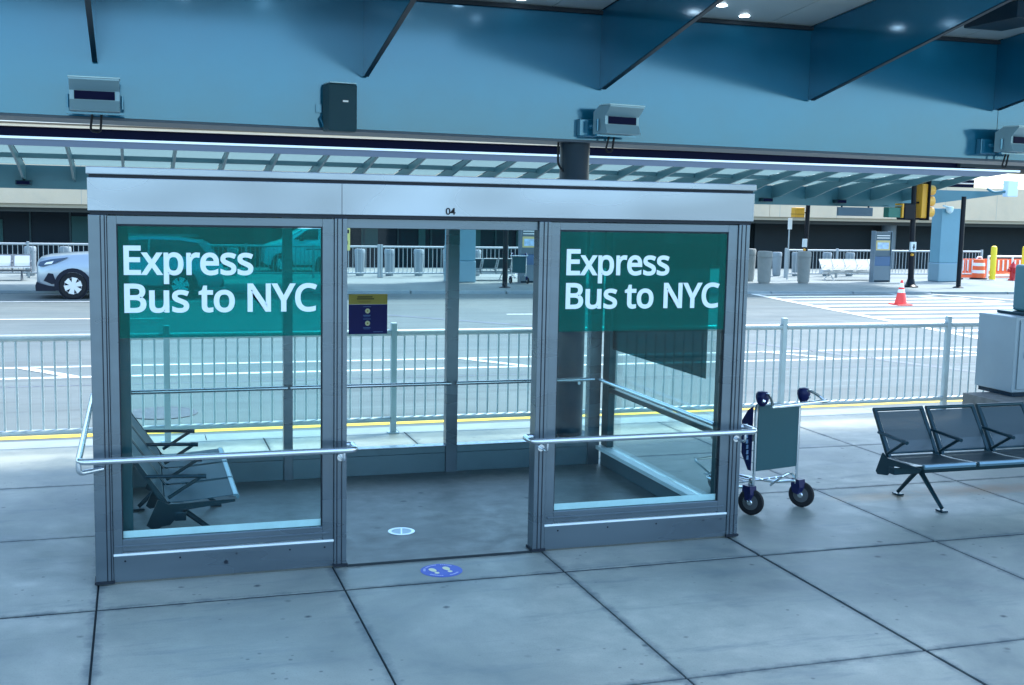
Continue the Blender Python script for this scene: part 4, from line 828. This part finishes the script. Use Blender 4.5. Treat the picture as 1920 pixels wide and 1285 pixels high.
def van(label, loc, paint):
    t = thing('parked_van', loc, label, 'van')
    prof = [(0, .35, .8, .70), (.1, .28, 1.0, .80), (.5, .28, 1.12, .88), (.95, .28, 1.25, .90), (2.9, .3, 1.25, .90), (3.02, .35, 1.2, .86)]
    m = loft(MB(), [(x, ringpts(w, zb, zt, .08)) for x, zb, zt, w in prof]); m.build('body', paint, t, True)
    gh = [(.75, 1.2, 1.24, .80), (1.35, 1.2, 1.60, .78), (1.8, 1.2, 1.78, .76), (2.88, 1.2, 1.80, .78), (3.0, 1.2, 1.7, .76)]
    m = loft(MB(), [(x, [(w+.06, zb), (w, zt-.1), (w*.85, zt), (0, zt+.02), (-w*.85, zt), (-w, zt-.1), (-w-.06, zb)]) for x, zb, zt, w in gh]); m.build('upper_body', paint, t, True)
    for s in (-1, 1):
        m = MB(); m.prism([(1.05, 1.24), (1.55, 1.60), (1.95, 1.63), (1.95, 1.24)], 'y', *sorted((s*.80, s*.872))); m.build('window', CARG, t)
        m = MB(); m.box(1.25, 1.4, *sorted((s*.9, s*1.06)), 1.18, 1.42, .03); m.build('mirror', CARB, t)
        m = MB(); m.box(1.5, 2.9, *sorted((s*.90, s*.925)), .86, .90, .004); m.build('side_strip', CARB, t)
        for xc in (.62, 2.25):
            m = MB(); m.lathe([(.40, s*.7), (.40, s*.905)], 24, (xc, 0, .34), 'y'); m.build('arch_well', CARB, t)
            wheel(t, xc, s*.83, .34, s)
    m = MB(); m.prism([(.78, 1.24), (1.36, 1.585), (1.40, 1.58), (.84, 1.235)], 'y', -.72, .72); m.build('windscreen', CARG, t)
    return t
van('white van parked beyond the far railing, seen through the left green sign', (4.55, 44.6, -0.115), mat('white_van_paint', (.62, .66, .68), .3, coat=.5))

# ------------------------------------------------------------------ far street furniture
def bollard(loc, r, h, label, group, mt=BOLL):
    t = thing('bollard', loc, label, 'bollard', group)
    m = MB(); m.lathe([(r*.75, 0), (r*.75, .05), (r*.86, .06), (r, h*.80)], 24); m.build('shaft', mt, t, True)
    m = MB(); m.lathe([(r*.96, h*.803), (r*.96, h*.815), (r*1.02, h*.82), (r*1.02, h*.955), (r*.92, h)], 24); m.build('cap', mt, t, True)
    return t
G1 = 'thick concrete bollards at the far crossing'
bollard((21.95, 37.8, -.12), .27, 1.18, 'front one of the two overlapping concrete bollards just right of the shelter', G1)
bollard((21.95, 39.0, -.12), .27, 1.22, 'rear one of the two overlapping concrete bollards just right of the shelter', G1)
bollard((23.6, 37.8, -.12), .25, 1.18, 'thick concrete bollard directly left of the white bench', G1)
G2 = 'row of pale bollards behind the far railing'
b0 = bollard((7.75, 42, -.12), .19, .98, 'pale bollard behind the far railing, first from the left in the doorway view', G2, mat('pale_bollard', (.24, .29, .32), .5, .1))
names = {-3.35: 'pale bollard behind the far railing above the left bench', -2.25: 'pale bollard behind the far railing above the silver car bonnet',
         8.85: 'pale bollard behind the far railing, second from the left in the doorway view', 9.95: 'pale bollard behind the far railing, third from the left in the doorway view',
         11.05: 'pale bollard behind the far railing hidden partly by the shelter rear post', 12.15: 'pale bollard behind the dark far bench, just right of the square pillar',
         24.95: 'pale bollard behind the far railing end, between thick bollards at the crossing', 25.85: 'pale bollard behind the far railing bars, right of its end post',
         27.3: 'small pale bollard behind the railing above the middle of the white bench', 28.4: 'small pale bollard behind the railing above the right end of the white bench'}
for x, lab in names.items(): dup(b0, (x, 42, -.12), lab)
for i, x in enumerate([-1.15, -.05, 1.05, 2.15, 3.25]): dup(b0, (x, 42, -.12), 'pale bollard behind the far railing, dim through the left green sign').__setitem__('group', 'bollards seen through the left green sign')

def far_fence(x0, x1, y, label, pitch=2.35, h=1.12, name='railing_fence'):
    t = thing(name, (x0, y, -.12), label, 'fence', 'steel railings'); n = max(1, round((x1-x0)/pitch)); w = (x1-x0)/n
    for i in range(n+1):
        m = MB(); m.box(i*w-.04, i*w+.04, -.04, .04, 0, h+.06, .006); m.build('post', GALVF, t)
    for i in range(n):
        m = MB(); m.tube([(i*w+.042, 0, h-.02), ((i+1)*w-.042, 0, h-.02)], .038, 8); m.build('top_rail', GALVF, t, True)
        m = MB(); m.tube([(i*w+.042, 0, .16), ((i+1)*w-.042, 0, .16)], .032, 8); m.build('bottom_rail', GALVF, t, True)
        m = MB(); k = int(w/.15)
        for j in range(1, k): m.tube([(i*w+w*j/k, 0, .19), (i*w+w*j/k, 0, h-.05)], .013, 5, False)
        m.build('bars', GALVF, t)
    return t
far_fence(-12.6, 8.25, 41, 'pale steel railing on the far pavement running behind the silver car')
far_fence(8.35, 15.4, 41, 'pale steel railing on the far pavement seen through the shelter doorway')
far_fence(24.75, 34.2, 41, 'pale steel railing behind the white bench and the traffic signal')
# totems
def totem(loc, label, rz=0):
    t = thing('info_totem', loc, label, 'information totem', 'information totems on the far pavement', rz)
    m = MB(); m.box(-.33, .33, -.11, .11, 0.0, .055); m.build('foot', COLD, t)
    m = MB(); m.box(-.36, .36, -.13, .13, .06, .62, .01); m.build('base', KIOSKG, t)
    m = MB(); m.box(-.355, .355, -.12, .12, .622, .98, .005); m.build('blue_panel', KIOSKB, t)
    m = MB(); m.box(-.35, .35, -.10, .10, .985, 1.93, .005); bd = m.build('display', mat('totem_glass', (.08, .13, .17), .15), t)
    m = MB(); m.box(-.31, .31, -.106, -.101, 1.22, 1.60); m.build('cream_band', KYEL, bd)
    m = MB(); m.box(-.25, .25, -.111, -.107, 1.28, 1.52); m.build('map', KMAP, bd)
    m = MB(); m.box(-.29, .29, -.106, -.101, 1.68, 1.71); m.box(-.29, .29, -.106, -.101, 1.77, 1.80); m.build('heading_lines', WHT, bd)
    m = MB(); m.box(-.385, -.356, -.14, .14, .0, 1.96, .005); m.box(.356, .385, -.14, .14, .0, 1.96, .005); m.build('side_frame', mat('totem_frame', (.14, .20, .25), .4, .2), t)
    return t
totem((27.45, 38.55, -.12), 'blue and grey information totem at the right end of the white bench')
totem((13.05, 38.4, -.12), 'blue and grey information totem at the right side of the shelter doorway view')

# traffic signals
ts = thing('traffic_signal', (26.75, 35.7, -.12), 'black pole with a yellow three-lens traffic signal and a dark walk signal', 'traffic signal')
m = MB(); m.tube([(0, 0, .10), (-.10, 0, 3.9)], .11, 16, True, .085); m.build('pole', BLACKP, ts, True)
m = MB(); m.lathe([(.27, 0), (.27, .04), (.17, .10), (.125, .28), (.12, .30)], 20); m.build('pole_base', BLACKP, ts, True)
m = MB(); m.box(.14, .38, -.18, .18, 2.50, 3.72, .03); hd = m.build('signal_head', TYEL, ts)
m = MB(); m.box(.382, .43, -.27, .27, 2.42, 3.86, .01); m.build('backplate', BLACKP, hd)
for z in (2.72, 3.11, 3.50):
    m = MB(); n = 14
    ro = [(.565, math.cos(math.pi*2*k/20-.6)*.17, z+math.sin(math.pi*2*k/20-.6)*.17) for k in range(15)]
    m.lathe([(.172, .432), (.185, .437), (.18, .72), (.172, .72)], 20, (0, 0, z), 'x', False); h_ = m.build('visor', mat('signal_yellow_pale', (.80, .42, .07), .4), hd, True)
    m = MB(); m.lathe([(.14, .45), (.14, .47)], 16, (0, 0, z), 'x'); m.build('lens', INK, h_)
m = MB()
for z in (2.47, 3.05, 3.75): m.tube([(-.1, 0, z), (.2, 0, z)], .035, 8)
m.build('bracket', BLACKP, ts)
m = MB(); m.box(-.62, -.14, -.24, .24, 2.42, 3.02, .05); pd = m.build('walk_signal', BLACKP, ts)
m = MB(); m.box(-.70, -.63, -.22, .22, 2.50, 3.0, .01); m.build('yellow_edge', TYEL, pd)
m = MB(); m.box(-1.22, -.71, -.16, .16, 2.50, 2.86, .02); m.build('side_visor', GSIGN, pd)
m = MB(); m.box(-1.26, -.66, -.19, .19, 2.90, 2.93); m.build('visor_top', BEAMF, pd)
m = MB(); m.box(-.22, .0, -.20, -.10, 1.28, 1.64, .01); pb = m.build('push_button_sign', mat('pale_sign', (.6, .66, .7), .5), ts)
m = MB(); m.box(-.13, -.08, -.205, -.201, 1.36, 1.56); m.box(-.16, -.05, -.205, -.201, 1.44, 1.47); m.build('walking_mark', INK, pb)
m = MB(); m.lathe([(.04, -.17), (.05, -.10)], 12, (-.10, 0, 1.18), 'y'); m.build('push_button', TYEL, ts)
# second signal seen from behind
t2 = thing('pedestrian_signal', (24.75, 39.6, -.12), 'yellow pedestrian signal box on a thin black pole beyond the concrete bollards', 'pedestrian signal')
m = MB(); m.tube([(0, 0, 0), (.03, 0, 2.95)], .085, 14); m.build('pole', BLACKP, t2, True)
m = MB(); m.box(-.62, -.20, -.16, .16, 2.42, 2.80, .03); h_ = m.build('signal_box', TYEL, t2)
m = MB(); m.box(-.63, -.19, -.17, .17, 2.538, 2.55); m.build('box_seam', INK, h_)
m = MB(); m.tube([(-.2, 0, 2.6), (0, 0, 2.6)], .03, 8); m.build('bracket', BLACKP, t2)
m = MB(); m.box(-.21, -.02, -.15, -.08, 1.28, 1.60, .01); m.build('push_button_sign', MATS['pale_sign'], t2)
m = MB(); m.lathe([(.045, -.17), (.05, -.10)], 12, (-.12, 0, 1.18), 'y'); m.build('push_button', TYEL, t2)
t3 = thing('sign_post', (24.18, 39.9, -.12), 'narrow white sign on a thin post under the yellow pedestrian signal box', 'sign')
m = MB(); m.tube([(0, 0, 0), (0, 0, 2.4)], .028, 8); m.build('post', GALVF, t3)
m = MB(); m.box(-.09, .09, -.05, -.03, 1.95, 2.38, .004); m.build('panel', WHT, t3)
t4 = thing('traffic_signal', (6.5, 37.6, -.12), 'yellow signal housing on a post at the left edge of the doorway view', 'traffic signal')
m = MB(); m.tube([(-.25, 0, 0), (-.25, 0, 2.6)], .09, 12); m.build('pole', BLACKP, t4, True)
m = MB(); m.box(-.15, .10, -.15, .15, 1.10, 1.98, .03); h_ = m.build('signal_head', mat('pale_yellow_paint', (.85, .72, .22), .4), t4)
m = MB(); m.box(-.04, .06, -.156, -.151, 1.66, 1.78); m.box(-.04, .02, -.156, -.151, 1.3, 1.42); m.build('opening', INK, h_)
m = MB(); m.tube([(-.3, 0, 1.7), (-.1, 0, 1.7)], .03, 8); m.build('bracket', BLACKP, t4)
# black poles
def pole(loc, h, r, label, lean=0.0):
    t = thing('lamp_post', loc, label, 'pole')
    m = MB(); m.tube([(0, 0, 0.02), (lean, 0, h)], r, 14); m.build('shaft', BLACKP, t, True)
    m = MB(); m.lathe([(r*2.3, 0), (r*2.3, .02), (r*1.4, .05)], 16); m.build('base_flange', BLACKP, t)
    return t
pole((28.51, 35.3, -.12), 3.3, .085, 'slim black pole right of the square pillar across the road')
pole((11.4, 36.0, -.12), 2.75, .085, 'slim black pole in front of the far luggage cart')
# cone, barrels, barriers, hydrant, yellow posts
t = thing('traffic_cone', (21.72, 29.4, road_z(29.4)+.004), 'red traffic cone with two white bands on the crosswalk', 'traffic cone')
m = MB(); m.box(-.25, .25, -.25, .25, 0, .035, .008); m.build('base', CONE, t)
def frus(m, z0, z1): rr = lambda z: .185-.155*(z-.035)/.70; m.lathe([(rr(z0), z0), (rr(z1), z1)], 28)
for z0, z1, mt in ((.036, .37, CONE), (.37, .47, WHT), (.47, .53, CONE), (.53, .66, WHT), (.66, .74, CONE)):
    m = MB(); frus(m, z0, z1); m.build('cone_body' if mt is CONE else 'white_band', mt, t, True)
def barrel(loc, label, r=.27, h=.98, name='traffic_barrel'):
    t = thing(name, loc, label, 'traffic barrel', 'striped traffic barrels by the far fence end')
    m = MB(); m.lathe([(r*1.25, 0), (r*1.25, .05), (r*1.02, .06)], 20); m.build('base', RUB, t, True)
    z = .062; zz = [.062, .25, .38, .55, .68, h]
    for i in range(5):
        m = MB(); f = 1-.18*i/5; m.lathe([(r*f, zz[i]), (r*(f-.03), zz[i+1]-.002)], 20); m.build('orange_band' if i % 2 == 0 else 'white_band', ORANGE if i % 2 == 0 else WHT, t, True)
    m = MB(); m.bend([(-r*.5, 0, h-.01), (-r*.4, 0, h+.10), (r*.4, 0, h+.10), (r*.5, 0, h-.01)], .025, .05, 8); m.build('handle', WHT, t)
    return t
barrel((33.35, 40.1, -.12), 'orange and white striped barrel in front of the end of the far railing', .27, .82)
barrel((32.25, 40.1, -.12), 'orange and white striped barrel half hidden by the slim black pole', .22, .80)
G3 = 'orange plastic barrier sections by the hydrant'
for i, (x, lab) in enumerate(((34.0, 'orange plastic barrier section left of the first yellow post'), (35.35, 'orange plastic barrier section behind the red hydrant'), (36.7, 'orange plastic barrier section at the right edge of the picture'))):
    t = thing('plastic_barrier', (x, 41.4, -.12), lab, 'barrier', G3)
    m = MB(); m.prism([(-.28, 0), (.28, 0), (.24, .14), (.10, .24), (.08, .78), (-.08, .78), (-.10, .24), (-.24, .14)], 'x', -.63, .63); m.build('body', ORANGE, t)
    m = MB()
    for k in range(5): m.box(-.52+k*.24, -.46+k*.24, -.14, -.105, .28, .74)
    m.build('white_ribs', WHT, t)
t = thing('guard_rail', (34.35, 40.75, -.12), 'low white rail in front of the orange barriers', 'railing')
m = MB(); m.tube([(0, 0, .92), (3.6, 0, .92)], .04, 8); m.build('top_rail', WHT, t)
m = MB(); m.tube([(0, 0, .10), (3.6, 0, .10)], .04, 8); m.build('bottom_rail', WHT, t)
for x in (0, 1.25, 2.5): m = MB(); m.box(x-.03, x+.03, -.03, .03, 0, .95, .004); m.build('post', WHT, t)
def ybol(loc, label):
    t = thing('bollard', loc, label, 'bollard', 'yellow steel bollards at the right')
    m = MB(); m.lathe([(.12, 0), (.12, 1.30), (.10, 1.37), (.05, 1.40)], 18); m.build('sleeve', HYEL, t, True)
    m = MB(); m.lathe([(.15, 0), (.15, .02)], 18); m.build('base_ring', WHT, t); return t
ybol((33.55, 39.5, -.12), 'yellow steel bollard standing left of the red fire hydrant'); ybol((35.3, 39.7, -.12), 'yellow steel bollard at the right edge of the picture beyond the hydrant')
t = thing('fire_hydrant', (34.3, 39.2, -.12), 'red fire hydrant between the two yellow bollards', 'fire hydrant')
m = MB(); m.lathe([(.17, 0), (.17, .05), (.115, .07), (.115, .48), (.15, .50), (.15, .55), (.12, .58), (.10, .66), (.04, .72), (.03, .77)], 20); m.build('barrel', HYDR, t, True)
for s in (-1, 1):
    m = MB(); m.lathe([(.055, s*.10), (.06, s*.19), (.07, s*.20), (.07, s*.23)], 14, (0, 0, .42), 'x'); m.build('side_cap', HYDR, t, True)
m = MB(); m.lathe([(.07, -.10), (.08, -.18), (.09, -.19), (.09, -.22)], 14, (0, 0, .38), 'y'); m.build('front_cap', HYDR, t, True)
bpy.context.view_layer.update()
